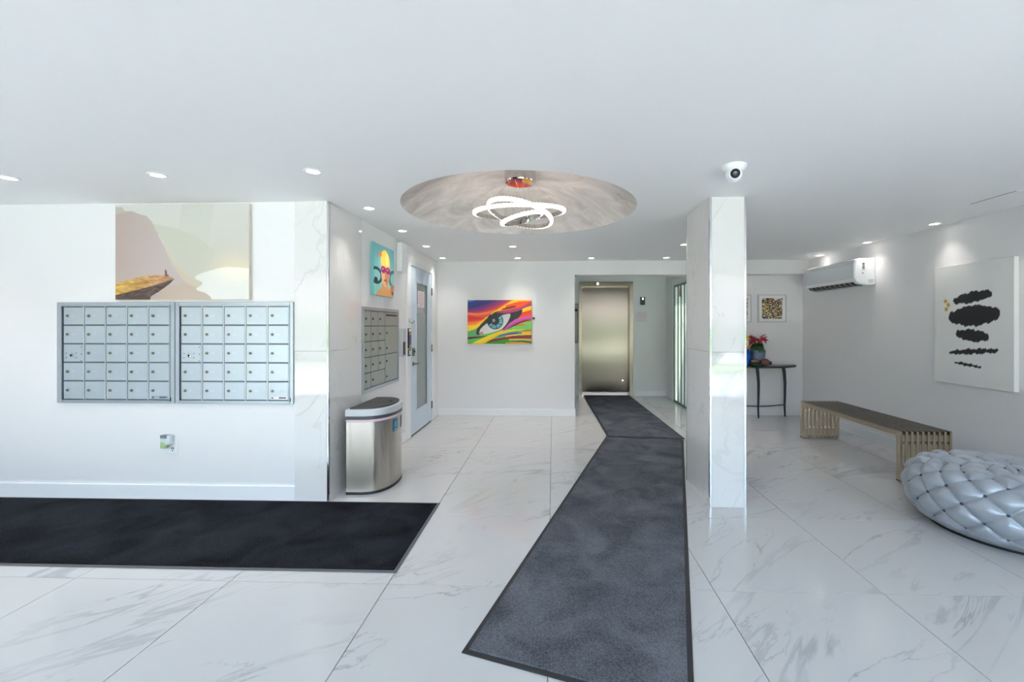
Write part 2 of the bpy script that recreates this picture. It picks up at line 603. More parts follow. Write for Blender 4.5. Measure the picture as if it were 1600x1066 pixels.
column = thing('column', (1.285, 3.52, 0), 'square free-standing column clad in polished marble with metal corners', kind='structure')
CX0, CX1, CY0, CY1 = 1.152, 1.419, 3.240, 3.800
obj('core', B(CX0 + .012, CX1 - .012, CY0 + .012, CY1 - .012, 0, H_CEIL), M_GROUT, column)
e = 0.016
for z0, z1 in ((0.0, 1.139), (1.141, H_CEIL)):
    obj('marble_slab', B(CX0 + e, CX1 - e, CY0, CY0 + .012, z0, z1), M_SLAB, column, at=(CX0, CY0, z0))
    obj('marble_slab', B(CX0 + e, CX1 - e, CY1 - .012, CY1, z0, z1), M_SLAB, column, at=(CX0, CY1, z0))
    obj('marble_slab', B(CX0, CX0 + .012, CY0 + e, CY1 - e, z0, z1), M_SLAB, column, at=(CX0, CY0, z0))
    obj('marble_slab', B(CX1 - .012, CX1, CY0 + e, CY1 - e, z0, z1), M_SLAB, column, at=(CX1, CY0, z0))
for x0, y0 in ((CX0, CY0), (CX1 - e, CY0), (CX0, CY1 - e), (CX1 - e, CY1 - e)):
    obj('edge_strip', B(x0 - .001, x0 + e + .001, y0 - .001, y0 + e + .001, 0, H_CEIL), M_EDGE, column, bevel=0.003)

# ------------------------------------------------------------------ pale blue glazed door in the hall wall
M_DOOR = mat('door_paint_blue', (206, 220, 234), 0.4)
M_FROST = frosted('frosted_glass_grey', (150, 160, 160), 0.15, 0.12)
door1 = thing('door_1', (X_HALL, 5.57, 0), 'pale blue door with tall frosted glass panel and lever handle', kind='structure')
DX = X_HALL - .006
y0, y1, z0, z1 = 5.145, 6.0, .018, 2.04
gy0, gy1, gz0, gz1 = 5.315, 5.80, .28, 1.875
DX1 = X_HALL + .012
obj('stile', B(DX, DX1, y0, gy0, z0, z1), M_DOOR, door1, bevel=.002)
obj('stile', B(DX, DX1, gy1, y1, z0, z1), M_DOOR, door1, bevel=.002)
obj('rail', B(DX, DX1, gy0, gy1, z0, gz0), M_DOOR, door1)
obj('rail', B(DX, DX1, gy0, gy1, gz1, z1), M_DOOR, door1)
bead = MB()
for a in ((gy0, gy0 + .014, gz0, gz1), (gy1 - .014, gy1, gz0, gz1), (gy0, gy1, gz0, gz0 + .014), (gy0, gy1, gz1 - .014, gz1)):
    bead.box(DX1 - .002, DX1 + .007, *a)
obj('glazing_bead', bead, M_DOOR, door1)
obj('pane', B(DX, DX1 - .008, gy0, gy1, gz0, gz1), M_FROST, door1)
obj('threshold_gap', B(DX - .002, DX1 - .006, y0, y1, 0.001, z0 - .002), M_BLACK, door1)
for z in (1.80, 1.02, .23):
    h = obj('hinge', MB().tube([(X_HALL + .016, 6.012, z - .05), (X_HALL + .016, 6.012, z + .05)], .010, 10), M_STEEL_D, door1, smooth=40)
    obj('hinge_leaf', B(X_HALL + .012, X_HALL + .016, 5.985, 6.04, z - .05, z + .05), M_STEEL_D, h)
hd = obj('handle', MB().lathe([(0, 0), (.028, 0), (.028, .008), (.012, .012), (.010, .05), (0, .05)], (DX1, 5.205, .87), 20, 'x'), M_STEEL_D, door1, smooth=40)
obj('lever', MB().tube([(DX1 + .045, 5.205, .87), (DX1 + .05, 5.24, .87), (DX1 + .048, 5.32, .868)], .009, 10), M_STEEL_D, hd, smooth=40)
lk = obj('lock_case', B(DX1, DX1 + .02, 5.175, 5.235, .965, 1.06), M_STEEL_D, door1, bevel=.003)
obj('lock_cylinder', MB().lathe([(0, 0), (.012, 0), (.012, .008), (0, .008)], (DX1 + .02, 5.205, 1.02), 14, 'x'), M_BLACK, lk)
cas = MB().box(X_HALL - .008, X_HALL + .014, 5.0, 5.13, 0, 2.17).box(X_HALL - .008, X_HALL + .014, 6.03, 6.16, 0, 2.17).box(X_HALL - .008, X_HALL + .014, 5.13, 6.03, 2.055, 2.17)
struct('trim_1', cas, M_TRIM, 'white casing around the pale blue door', bevel=.002)

# ------------------------------------------------------------------ lift door
door2 = thing('door_2', (1.0, Y_LIFT, 0), 'brushed stainless steel lift door in a steel frame', kind='structure')
YL = Y_LIFT + .20
obj('leaf', B(LX0, LX1, YL, YL + .04, .012, LZ), M_STEEL, door2)
obj('jamb', MB().box(LX0 - .053, LX0, Y_LIFT - .012, Y_LIFT, 0, LZ + .072).box(LX0 - .001, LX0 + .004, Y_LIFT - .012, YL, 0, LZ), M_STEEL_D, door2)
obj('jamb', MB().box(LX1, LX1 + .06, Y_LIFT - .012, Y_LIFT, 0, LZ + .072).box(LX1 - .004, LX1 + .001, Y_LIFT - .012, YL, 0, LZ), M_STEEL_D, door2)
obj('head', MB().box(LX0, LX1, Y_LIFT - .012, Y_LIFT, LZ, LZ + .072).box(LX0, LX1, Y_LIFT - .012, YL, LZ - .004, LZ + .001), M_STEEL_D, door2)
obj('sill', B(LX0, LX1, Y_LIFT - .03, YL + .04, 0.0, .010), M_EDGE, door2)
M_IND = mat('indicator_lamp', (255, 252, 240), 0.4, emit=(255, 250, 235), estr=3.0)
obj('indicator_light', MB().lathe([(0, 0), (.022, 0), (.016, .014), (0, .018)], (.845, Y_LIFT - .012, LZ + .036), 16, 'y'), M_IND, door2, smooth=40)
obj('key_plate', MB().lathe([(0, 0), (.02, 0), (.018, .006), (0, .006)], (LX1 - .10, YL, .27), 14, 'y'), M_CHROME, door2, smooth=40)

# glazed door on the right of the alcove
M_GFROST = frosted('frosted_glass_green', (202, 206, 198), 0.42, 0.08)
M_GFRAME = mat('glass_door_frame', (92, 104, 96), 0.35, 0.6)
door3 = thing('door_3', (X_ALC1, 7.2, 0), 'pale green frosted glass door in slim dark frame beside the lift', kind='structure')
obj('frame', MB().box(X_ALC1 - .01, X_ALC1 + .05, GY0, GY0 + .03, 0, GZ).box(X_ALC1 - .01, X_ALC1 + .05, GY1 - .03, GY1, 0, GZ)
    .box(X_ALC1 - .01, X_ALC1 + .05, GY0 + .03, GY1 - .03, GZ - .03, GZ).box(X_ALC1 - .01, X_ALC1 + .05, GY0 + .03, GY1 - .03, 0, .03), M_GFRAME, door3)
np_ = 5
for k in range(np_):
    ya = GY0 + .03 + (GY1 - GY0 - .06) * k / np_
    yb = GY0 + .03 + (GY1 - GY0 - .06) * (k + 1) / np_
    obj('pane', B(X_ALC1 + .01, X_ALC1 + .018, ya, yb - .012, .03, GZ - .03), M_GFROST, door3)
    if k < np_ - 1:
        obj('mullion', B(X_ALC1 - .004, X_ALC1 + .03, yb - .014, yb + .002, .03, GZ - .03), M_GFRAME, door3)
struct('trim_2', MB().box(X_ALC1 - .014, X_ALC1, GY1, GY1 + .09, 0, GZ + .09).box(X_ALC1 - .014, X_ALC1, GY0 - .09, GY0, 0, GZ + .09)
       .box(X_ALC1 - .014, X_ALC1, GY0, GY1, GZ, GZ + .09), M_TRIM, 'white casing around the frosted glass door')

# objects
# ------------------------------------------------------------------ carpets
def carpet_mat(name, rgb, rgb2, speck):
    m = bpy.data.materials.new(name)
    m.use_nodes = True
    nt = m.node_tree
    N, L = nt.nodes.new, nt.links.new
    p = nt.nodes['Principled BSDF']
    p.inputs['Roughness'].default_value = 0.95
    p.inputs['Specular IOR Level'].default_value = 0.1
    tc = N('ShaderNodeTexCoord')
    n1 = N('ShaderNodeTexNoise'); n1.inputs['Scale'].default_value = speck; n1.inputs['Detail'].default_value = 3
    n2 = N('ShaderNodeTexNoise'); n2.inputs['Scale'].default_value = 3.4; n2.inputs['Detail'].default_value = 5; n2.inputs['Distortion'].default_value = 0.8
    ad = N('ShaderNodeMath'); ad.operation = 'ADD'
    L(tc.outputs['Object'], n1.inputs['Vector']); L(tc.outputs['Object'], n2.inputs['Vector'])
    L(n1.outputs['Fac'], ad.inputs[0]); L(n2.outputs['Fac'], ad.inputs[1])
    r = N('ShaderNodeMapRange'); r.inputs['From Min'].default_value = 0.74; r.inputs['From Max'].default_value = 1.3
    L(ad.outputs[0], r.inputs['Value'])
    mx = N('ShaderNodeMix'); mx.data_type = 'RGBA'
    mx.inputs['A'].default_value = lin(rgb); mx.inputs['B'].default_value = lin(rgb2)
    L(r.outputs[0], mx.inputs['Factor']); L(mx.outputs['Result'], p.inputs['Base Color'])
    b = N('ShaderNodeBump'); b.inputs['Strength'].default_value = 0.8; b.inputs['Distance'].default_value = 0.004
    L(n1.outputs['Fac'], b.inputs['Height']); L(b.outputs[0], p.inputs['Normal'])
    return m


M_RUG = carpet_mat('black_pile', (6, 7, 10), (42, 45, 52), 110)
M_RUN = carpet_mat('charcoal_rib', (66, 69, 76), (114, 118, 126), 130)
M_BIND = mat('rubber_border', (46, 46, 49), 0.6)
M_BIND2 = mat('rubber_border_grey', (96, 94, 96), 0.6)


def carpet(name, quad, mtop, mbind, border, label, z=0.0, t=0.007):
    c = sum((Vector((q[0], q[1], 0)) for q in quad), Vector()) / 4
    root = thing(name, (c.x, c.y, z), label, 'rug')
    q = [Vector((a[0], a[1])) for a in quad]
    inner = []
    for k in range(4):
        a, b, d = q[k - 1], q[k], q[(k + 1) % 4]
        u, v = (a - b).normalized(), (d - b).normalized()
        inner.append(b + (u + v) * border / abs(u.x * v.y - u.y * v.x))
    obj('pile', MB().prism([tuple(p) for p in inner], z + .001, z + t + .003), mtop, root, bevel=.002)
    fr = MB()
    for k in range(4):
        l = (k + 1) % 4
        fr.prism([tuple(q[k]), tuple(q[l]), tuple(inner[l]), tuple(inner[k])], z + .0005, z + t - .002)
    obj('border', fr, mbind, root)
    return root


carpet('entrance_rug', [(-5.0, 2.322), (-.845, 2.322), (-.845, 3.240), (-5.0, 3.240)], M_RUG, M_BIND2, .02,
       'long black pile rug in front of the mailbox wall')
carpet('floor_runner', [(-.372, 1.765), (.486, 1.50), (1.515, 5.10), (.672, 5.36)], M_RUN, M_BIND, .022,
       'charcoal carpet runner lying askew beside the marble column')
carpet('floor_runner', [(.648, 5.185), (1.538, 5.115), (1.44, 8.235), (.575, 8.235)], M_RUN, M_BIND, .022,
       'charcoal carpet runner leading up to the lift door', z=.0105)

# ------------------------------------------------------------------ flat prints: a fine grid coloured by a painter function
M_PRINT = bpy.data.materials.new('print_ink')
M_PRINT.use_nodes = True
_at = M_PRINT.node_tree.nodes.new('ShaderNodeAttribute')
_at.attribute_name = 'ink'
_pp = M_PRINT.node_tree.nodes['Principled BSDF']
M_PRINT.node_tree.links.new(_at.outputs['Color'], _pp.inputs['Base Color'])
_pp.inputs['Roughness'].default_value = 0.5


def print_sheet(name, corner, right, up, w, h, nu, nv, paint, parent, label=None):
    """corner: top-left; paint(x, y) -> rgb 0..255 with x to the right and y down, both 0..1"""
    us, vs_ = np.linspace(0, 1, nu + 1), np.linspace(0, 1, nv + 1)
    U, V = np.meshgrid(us, vs_)
    base = root_of(parent) if parent else Vector((0, 0, 0))
    P = np.array(corner)[None, None] + U[..., None] * w * np.array(right) - V[..., None] * h * np.array(up) - np.array(base)
    idx = np.arange((nu + 1) * (nv + 1)).reshape(nv + 1, nu + 1)
    F = np.stack([idx[1:, :-1], idx[1:, 1:], idx[:-1, 1:], idx[:-1, :-1]], -1).reshape(-1, 4)
    me = bpy.data.meshes.new(name)
    me.from_pydata(P.reshape(-1, 3).tolist(), [], F.tolist())
    rgb = np.clip(paint(U, V), 0, 255) / 255.0
    rgb = np.where(rgb <= 0.04045, rgb / 12.92, ((rgb + 0.055) / 1.055) ** 2.4)
    att = me.color_attributes.new('ink', 'FLOAT_COLOR', 'POINT')
    att.data.foreach_set('color', np.concatenate([rgb, np.ones(rgb.shape[:2] + (1,))], -1).astype(np.float32).ravel())
    me.materials.append(M_PRINT)
    o = bpy.data.objects.new(name, me)
    COL.objects.link(o)
    o.parent = parent
    if label:
        o['label'] = label
    return o


def inside(x, y, poly):
    c = np.zeros(x.shape, bool)
    n = len(poly)
    for k in range(n):
        (x1, y1), (x2, y2) = poly[k], poly[(k + 1) % n]
        if y1 == y2:
            continue
        t = ((y1 > y) != (y2 > y)) & (x < (x2 - x1) * (y - y1) / (y2 - y1) + x1)
        c ^= t
    return c


def fill(img, mask, rgb, a=1.0):
    mk = (mask * a)[..., None]
    img[:] = img * (1 - mk) + np.array(rgb) * mk if not isinstance(rgb, np.ndarray) else img * (1 - mk) + rgb * mk


_lat = np.random.RandomState(11).rand(64, 64) * 2 - 1


def vnoise(x, y, s):
    out = 0
    for o_, a_ in ((1, .6), (2.1, .3), (4.3, .2)):
        u_, v_ = x * s * o_ + 3.7 * o_, y * s * o_ + 1.9 * o_
        i_, j_ = np.floor(u_).astype(int), np.floor(v_).astype(int)
        fu, fv = u_ - i_, v_ - j_
        fu, fv = fu * fu * (3 - 2 * fu), fv * fv * (3 - 2 * fv)
        g = lambda p, q: _lat[p % 64, q % 64]
        out = out + a_ * ((g(i_, j_) * (1 - fu) + g(i_ + 1, j_) * fu) * (1 - fv) + (g(i_, j_ + 1) * (1 - fu) + g(i_ + 1, j_ + 1) * fu) * fv)
    return out


def wob(x, y, s=1.0, seed=0):
    return (np.sin(x * 21 * s + seed) * np.sin(y * 17 * s + 1.3 + seed) + np.sin(x * 47 * s + y * 31 * s + seed * 2) * .6 + np.sin(x * 93 * s - y * 71 * s + seed) * .4) / 2


def grad(x, c0, c1):
    return np.array(c0)[None, None] * (1 - x[..., None]) + np.array(c1)[None, None] * x[..., None]


def smooth(poly, it=2):
    p = [tuple(q) for q in poly]
    for _ in range(it):
        q = []
        for a, b in zip(p, p[1:] + p[:1]):
            q += [(a[0] * .75 + b[0] * .25, a[1] * .75 + b[1] * .25), (a[0] * .25 + b[0] * .75, a[1] * .25 + b[1] * .75)]
        p = q
    return p


def paint_cliff(x, y):
    img = grad(np.clip(y * 1.1, 0, 1), (232, 233, 228), (214, 208, 190))
    fill(img, (np.abs(x - .62 + y * .1) < .12) * 1.0, (214, 216, 200), .35)
    fill(img, inside(x, y, [(.28, .2), (.45, .25), (.6, .33), (.75, .5), (.7, .72), (.5, .72)]), (214, 215, 199), .8)
    mt = [(-.1, .02), (.05, .025), (.07, .07), (.13, .07), (.18, .10), (.24, .12), (.28, .2), (.31, .28), (.36, .42), (.40, .53), (.45, .64), (.52, .74), (.58, .80), (.64, .88), (.72, .96), (.76, 1.1), (-.1, 1.1)]
    fill(img, inside(x + wob(x, y, 2) * .006, y, mt), grad(np.clip(x * 2.4, 0, 1), (190, 172, 164), (206, 194, 191)))
    fill(img, inside(x, y, [(0, .02), (.05, .025), (.07, .08), (0, .1)]), (200, 196, 184), .8)
    fill(img, inside(x, y, [(.34, .36), (.38, .44), (.45, .62), (.55, .75), (.63, .86), (.6, .9), (.5, .78), (.42, .62)]), (224, 210, 182), .75)
    fill(img, inside(x, y, [(.25, 1.1), (.35, .9), (.5, .82), (.64, .88), (.72, .96), (.78, 1.1)]), (206, 188, 168), .8)
    lake = smooth([(.585, .775), (.63, .73), (.72, .695), (.79, .665), (.88, .66), (1.1, .69), (1.1, 1.1), (.745, 1.05), (.70, .94), (.59, .895), (.655, .845), (.655, .815)], 1)
    fill(img, inside(x, y, lake), grad(np.clip(1.6 - 3.0 * np.hypot(x - .88, (y - .76) * .7), 0, 1), (226, 233, 222), (255, 255, 250)))
    glow = np.exp(-((x - .9) ** 2 / .03 + (y - .68) ** 2 / .02))
    img += glow[..., None] * np.array([26, 20, 4])
    rock = [(-.1, .9), (.15, .885), (.3, .84), (.4, .80), (.447, .782), (.40, .845), (.33, .915), (.27, .965), (.235, 1.1), (-.1, 1.1)]
    fill(img, inside(x, y, rock), np.array([78, 58, 48]) + (vnoise(x, y * 1.5, 40) * 44)[..., None])
    grass = [(-.1, .86), (0, .832), (.08, .80), (.2, .758), (.3, .742), (.37, .742), (.42, .765), (.447, .782), (.4, .805), (.3, .85), (.15, .90), (.05, .935), (-.1, .99)]
    fill(img, inside(x, y, grass), grad(np.clip(x * 2.3, 0, 1), (204, 164, 70), (186, 138, 104)) + (vnoise(x * .6, y * 2.2, 45) * 56)[..., None])
    fill(img, inside(x, y, [(.372, .70), (.378, .68), (.386, .70), (.39, .735), (.405, .745), (.4, .755), (.373, .755)]), (104, 62, 44))
    return img * .88


def paint_eye(x, y):
    """bright ribbons of paint around one blue eye"""
    img = np.zeros(x.shape + (3,)) + np.array([240, 84, 26])
    def ribbon(xs, up, lo, rgb, rgb2=None):
        a, b = np.interp(x, xs, up), np.interp(x, xs, lo)
        t = np.clip((y - a) / np.maximum(b - a, 1e-4), 0, 1)
        mk = (y >= a) & (y <= b) & (x >= xs[0]) & (x <= xs[-1])
        fill(img, mk, grad(t, rgb, rgb2 or rgb))
    ribbon([0, .2, .45], [-.1, -.1, -.1], [.28, .18, .0], (30, 60, 140), (44, 40, 110))
    ribbon([0, .1, .12], [-.1, -.1, -.1], [.05, .02, 0], (40, 130, 200))
    ribbon([0, .2, .45, .62], [.20, .14, .0, -.1], [.29, .24, .1, 0], (90, 40, 118), (150, 44, 116))
    ribbon([.05, .2, .45, .62, .72], [.27, .24, .10, .0, -.1], [.30, .30, .2, .06, 0], (164, 40, 110), (226, 70, 60))
    ribbon([0, .15, .3, .45], [.29, .31, .28, .22], [.36, .39, .36, .25], (250, 150, 90), (226, 70, 30))
    ribbon([0, .15, .3], [.36, .39, .42], [.50, .46, .43], (214, 30, 50), (236, 50, 40))
    ribbon([0, .1, .25], [.50, .49, .46], [.60, .58, .50], (250, 110, 70), (255, 160, 30))
    # yellow sweep from lower left to the top
    ribbon([0, .12, .25, .4, .55, .68, .8, 1], [.58, .56, .44, .27, .14, .02, -.05, -.1], [.73, .66, .56, .36, .2, .10, .03, .02], (255, 190, 30), (250, 205, 40))
    ribbon([0, .12, .2], [.60, .58, .56], [.70, .66, .58], (250, 215, 40))
    ribbon([.6, .75, .9, 1], [.12, .05, .02, .02], [.2, .15, .12, .1], (240, 70, 10), (250, 90, 10))
    ribbon([.68, .8, .95, 1], [.24, .18, .06, .03], [.32, .29, .18, .14], (206, 60, 110), (160, 40, 90))
    ribbon([.86, .93, 1], [.20, .16, .13], [.28, .25, .22], (255, 214, 20), (250, 190, 20))
    ribbon([.82, .9, 1], [.33, .27, .24], [.42, .40, .38], (236, 50, 20), (250, 90, 20))
    # greens and reds under the eye
    ribbon([0, .15, .3, .5, 1], [.74, .74, .76, .7, .46], [1.1, 1.1, 1.1, 1.1, 1.1], (110, 190, 90), (70, 170, 60))
    ribbon([0, .14, .2], [.72, .66, .70], [.86, .84, .8], (96, 170, 110))
    ribbon([.7, .85, 1], [.60, .55, .5], [.72, .66, .68], (130, 205, 60), (104, 190, 110))
    ribbon([.72, .85, .95], [.585, .555, .575], [.60, .58, .58], (200, 80, 30))
    ribbon([0, .2, .3], [.85, .83, .82], [.9, .86, .83], (80, 20, 50))
    ribbon([.86, 1], [.70, .685], [.71, .70], (90, 20, 30))
    ribbon([.6, .8, 1], [.80, .73, .70], [.86, .79, .79], (250, 160, 30), (250, 200, 20))
    ribbon([.42, .55, .7, .85], [.82, .78, .74, .73], [.86, .82, .79, .76], (20, 110, 150), (90, 60, 170))
    ribbon([.25, .45, .7, 1], [.94, .88, .82, .80], [1.0, .94, .88, .88], (150, 24, 50), (120, 20, 50))
    ribbon([.2, .45, .65, .8], [1.0, .94, .89, .90], [1.1, 1.1, .97, .95], (20, 160, 30), (30, 140, 30))
    ribbon([.65, .85, 1], [.89, .88, .89], [.93, .92, .94], (210, 200, 60))
    ribbon([.68, .85, 1], [.95, .93, .94], [.97, .96, .98], (20, 60, 70))
    ribbon([.6, .8, 1], [.97, .965, .98], [1.1, 1.1, 1.1], (235, 160, 70))
    # yellow ribbon below the eye
    ribbon([0, .1, .2, .35, .5, .62, .75, .9], [1.02, .97, .9, .80, .72, .69, .67, .66], [1.1, 1.1, 1.05, .92, .80, .74, .70, .68], (248, 222, 20), (240, 190, 10))
    # lids, white, iris
    lid = smooth([(.13, .80), (.14, .68), (.19, .58), (.33, .38), (.45, .25), (.56, .26), (.7, .27), (.86, .20), (.85, .33), (.76, .46), (.66, .60), (.56, .70), (.45, .55), (.19, .76), (.21, .80)], 1)
    fill(img, inside(x, y, lid), (26, 30, 26))
    fill(img, inside(x, y, smooth([(.51, .2), (.62, .17), (.72, .13), (.78, .14), (.7, .18), (.6, .21)], 1)), (26, 26, 26))
    fill(img, inside(x, y, smooth([(.44, .30), (.52, .25), (.65, .23), (.8, .17), (.86, .2), (.78, .26), (.62, .30), (.5, .29)], 1)), (176, 64, 110))
    white = smooth([(.175, .74), (.21, .64), (.31, .52), (.42, .40), (.55, .34), (.675, .30), (.67, .38), (.62, .53), (.56, .64), (.50, .69), (.34, .76), (.24, .785)], 1)
    fill(img, inside(x, y, white), grad(np.clip((y - .35) * 2, 0, 1), (206, 204, 198), (240, 232, 232)))
    fill(img, inside(x, y, [(.17, .74), (.24, .72), (.25, .79), (.19, .79)]), (206, 140, 150))
    dx, dy = (x - .432) / .128, (y - .475) / .195
    r = np.hypot(dx, dy)
    ang = np.arctan2(dy, dx)
    iw = inside(x, y, white) | (y > .33)
    fill(img, (r < 1) & iw, (14, 36, 44))
    ray = (.5 + .5 * np.sin(ang * 22 + np.sin(ang * 7) * 2))
    fill(img, (r < .9) & (r > .5) & (ang > -.7) & (ang < 2.6), grad(ray, (44, 106, 118), (142, 214, 222)))
    fill(img, r < .5, (16, 18, 20))
    fill(img, np.hypot((x - .41) / .022, (y - .465) / .04) < 1, (170, 150, 150))
    # pink ribbon at the right corner
    ribbon([.56, .65, .75, .88, 1], [.69, .54, .44, .385, .37], [.72, .64, .53, .455, .44], (224, 90, 180), (190, 60, 170))
    ribbon([.62, .75, .88, 1], [.66, .54, .46, .445], [.67, .58, .49, .46], (60, 16, 40))
    return img


def paint_woman(x, y):
    """pop portrait: yellow cap, pink goggles, teal ground, dark curling arms"""
    img = grad(y, (120, 196, 200), (150, 214, 206))
    def disc(cx, cy, rx, ry):
        return np.hypot((x - cx) / rx, (y - cy) / ry) < 1
    arm = (np.abs(np.hypot((x - .12) / .24, (y - .62) / .14) - 1) < .2)
    fill(img, arm & (y > .45), (30, 70, 80))
    fill(img, np.abs(np.hypot((x - .98) / .22, (y - .62) / .16) - 1) < .2, (40, 110, 120))
    fill(img, disc(.1, .70, .08, .05), (20, 50, 60))
    fill(img, inside(x, y, smooth([(.05, 1.1), (.15, .93), (.36, .86), (.4, .7), (.66, .7), (.7, .84), (.92, .92), (1.05, 1.1)], 1)), (222, 160, 96))
    fill(img, disc(.55, .52, .21, .29), (232, 184, 140))
    fill(img, disc(.62, .6, .1, .18), (206, 140, 96))
    fill(img, inside(x, y, smooth([(.33, .42), (.32, .2), (.42, .09), (.56, .06), (.7, .13), (.78, .28), (.76, .42), (.55, .38)], 2)), (250, 206, 74))
    fill(img, disc(.64, .25, .09, .13), (253, 222, 120))
    fill(img, disc(.30, .19, .07, .05), (236, 120, 60))
    for c in (.45, .68):
        fill(img, disc(c, .47, .125, .075), (190, 30, 110))
        fill(img, disc(c, .475, .085, .05), (120, 36, 90))
        fill(img, disc(c - .02, .46, .03, .018), (240, 150, 200))
    fill(img, disc(.55, .68, .075, .022), (190, 50, 60))
    fill(img, inside(x, y, [(.54, .5), (.6, .62), (.52, .62)]), (206, 150, 104))
    fill(img, disc(.9, .84, .1, .1), (222, 120, 70))
    fill(img, disc(.92, .92, .05, .04), (50, 90, 100))
    return img


_rs = np.random.RandomState(5)
_pts = _rs.rand(620, 2)
_pc = np.array([(214, 186, 60), (40, 28, 40), (110, 40, 96), (36, 34, 30), (150, 120, 60), (236, 226, 206), (70, 76, 34), (30, 26, 30)])[_rs.randint(0, 8, 620)]


def paint_mosaic(x, y):
    d = (x[..., None] - _pts[:, 0]) ** 2 + (y[..., None] - _pts[:, 1]) ** 2
    k = d.argmin(-1)
    img = _pc[k].astype(float)
    fill(img, np.sqrt(d.min(-1)) > .034, (232, 226, 206))
    return img


def paint_flecks(x, y):
    return paint_mosaic((x * .9 + .13) % 1, (y * .87 + .21) % 1)


def paint_ink(x, y):
    """plain stand-in: loose black brush strokes and a few small yellow dabs on white"""
    img = np.zeros(x.shape + (3,)) + np.array([233, 234, 232])
    def stroke(ax, ay, bx, by, w, seed):
        t = np.clip(((x - ax) * (bx - ax) + (y - ay) * (by - ay)) / ((bx - ax) ** 2 + (by - ay) ** 2), 0, 1)
        d = np.hypot(x - ax - t * (bx - ax), y - ay - t * (by - ay))
        wd = w * (.55 + .45 * np.sin(PI * np.clip(t, .02, .98))) + wob(x, y, 2, seed) * .012
        fill(img, d < wd, (30, 30, 33))
    stroke(.30, .30, .74, .26, .045, 1)
    stroke(.26, .44, .80, .42, .085, 2)
    stroke(.34, .58, .70, .60, .05, 3)
    stroke(.22, .74, .82, .70, .022, 4)
    stroke(.28, .82, .62, .84, .012, 5)
    for cx_, cy_ in ((.16, .30), (.2, .335), (.17, .37)):
        fill(img, np.hypot((x - cx_) / .024, (y - cy_) / .018) < 1, (206, 168, 52))
    return img


RX, UZ = (1, 0, 0), (0, 0, 1)


def canvas(name, x0, x1, y, z0, z1, thick, label, paint, nu, nv, wrap=None):
    """stretched canvas on a wall facing the viewer (-y)"""
    root = thing(name, ((x0 + x1) / 2, y, z0), label, 'painting')
    obj('stretcher', B(x0, x1, y - thick, y - .001, z0, z1), wrap or M_CANVAS, root, bevel=.003)
    print_sheet('print', (x0 + .002, y - thick - .0008, z1 - .002), RX, UZ, x1 - x0 - .004, z1 - z0 - .004, nu, nv, paint, root)
    return root


canvas('landscape_canvas', -3.353, -2.303, Y_MAIL, 1.532, 2.262, .03, 'hazy cliff landscape canvas with a lone figure on a ledge above mailboxes', paint_cliff, 264, 184,
       mat('canvas_side_sand', (214, 206, 194), 0.7))
eye = canvas('eye_canvas', -1.254, -.312, Y_BACK, 1.062, 1.706, .035, 'colourful painting of a blue eye among bright ribbons of paint', paint_eye, 230, 156,
       mat('canvas_side_mixed', (206, 150, 90), 0.7))
knob = obj('hanging_knob', MB().lathe([(0, 0), (.014, 0), (.010, .012), (.02, .024), (.018, .036), (0, .04)], (-.282, Y_BACK, 1.437), 16, 'y'), M_BLACK, eye, smooth=40,
           label='small black knob at the edge of the canvas')
# pop portrait on the hall wall (faces +x)
pw = thing('portrait_canvas', (X_HALL, 4.28, 1.63), 'pop portrait canvas of a figure with yellow cap and pink goggles', 'painting')
obj('stretcher', B(X_HALL - .007, X_HALL + .024, 4.02, 4.54, 1.625, 2.122), mat('canvas_side_teal', (120, 190, 192), .7), pw, bevel=.003)
print_sheet('print', (X_HALL + .0246, 4.022, 2.12), (0, 1, 0), UZ, .516, .493, 96, 120, paint_woman, pw)
# white canvas on the right wall (faces -x)
wc = thing('ink_canvas', (X_RIGHT, 3.92, .80), 'large white canvas with loose black brush strokes above the ottoman', 'painting')
obj('stretcher', B(X_RIGHT - .04, X_RIGHT - .001, 3.565, 4.285, .805, 1.885), M_CANVAS, wc, bevel=.003)
print_sheet('print', (X_RIGHT - .0407, 4.283, 1.883), (0, -1, 0), UZ, .716, 1.076, 110, 160, paint_ink, wc)


def framed(name, x0, x1, z0, z1, y, label, paint):
    root = thing(name, ((x0 + x1) / 2, y, z0), label, 'picture')
    fw = .014
    fr = MB().box(x0, x1, y - .03, y - .001, z0, z0 + fw).box(x0, x1, y - .03, y - .001, z1 - fw, z1)
    fr.box(x0, x0 + fw, y - .03, y - .001, z0 + fw, z1 - fw).box(x1 - fw, x1, y - .03, y - .001, z0 + fw, z1 - fw)
    obj('frame', fr, mat('silver_frame', (206, 207, 208), .35, .2), root)
    obj('mount', B(x0 + fw, x1 - fw, y - .02, y - .001, z0 + fw, z1 - fw), M_PAPER, root)
    k = .055
    print_sheet('print', (x0 + k, y - .0207, z1 - k), RX, UZ, x1 - x0 - 2 * k, z1 - z0 - 2 * k, 90, 90, paint, root)


framed('mosaic_picture', 3.034, 3.444, 1.378, 1.79, Y_CONS, 'square picture of dense multicoloured flecks in a pale frame near right wall corner', paint_mosaic)
framed('fleck_picture', 2.526, 2.936, 1.378, 1.79, Y_CONS, 'pale framed picture half hidden behind the marble column', paint_flecks)

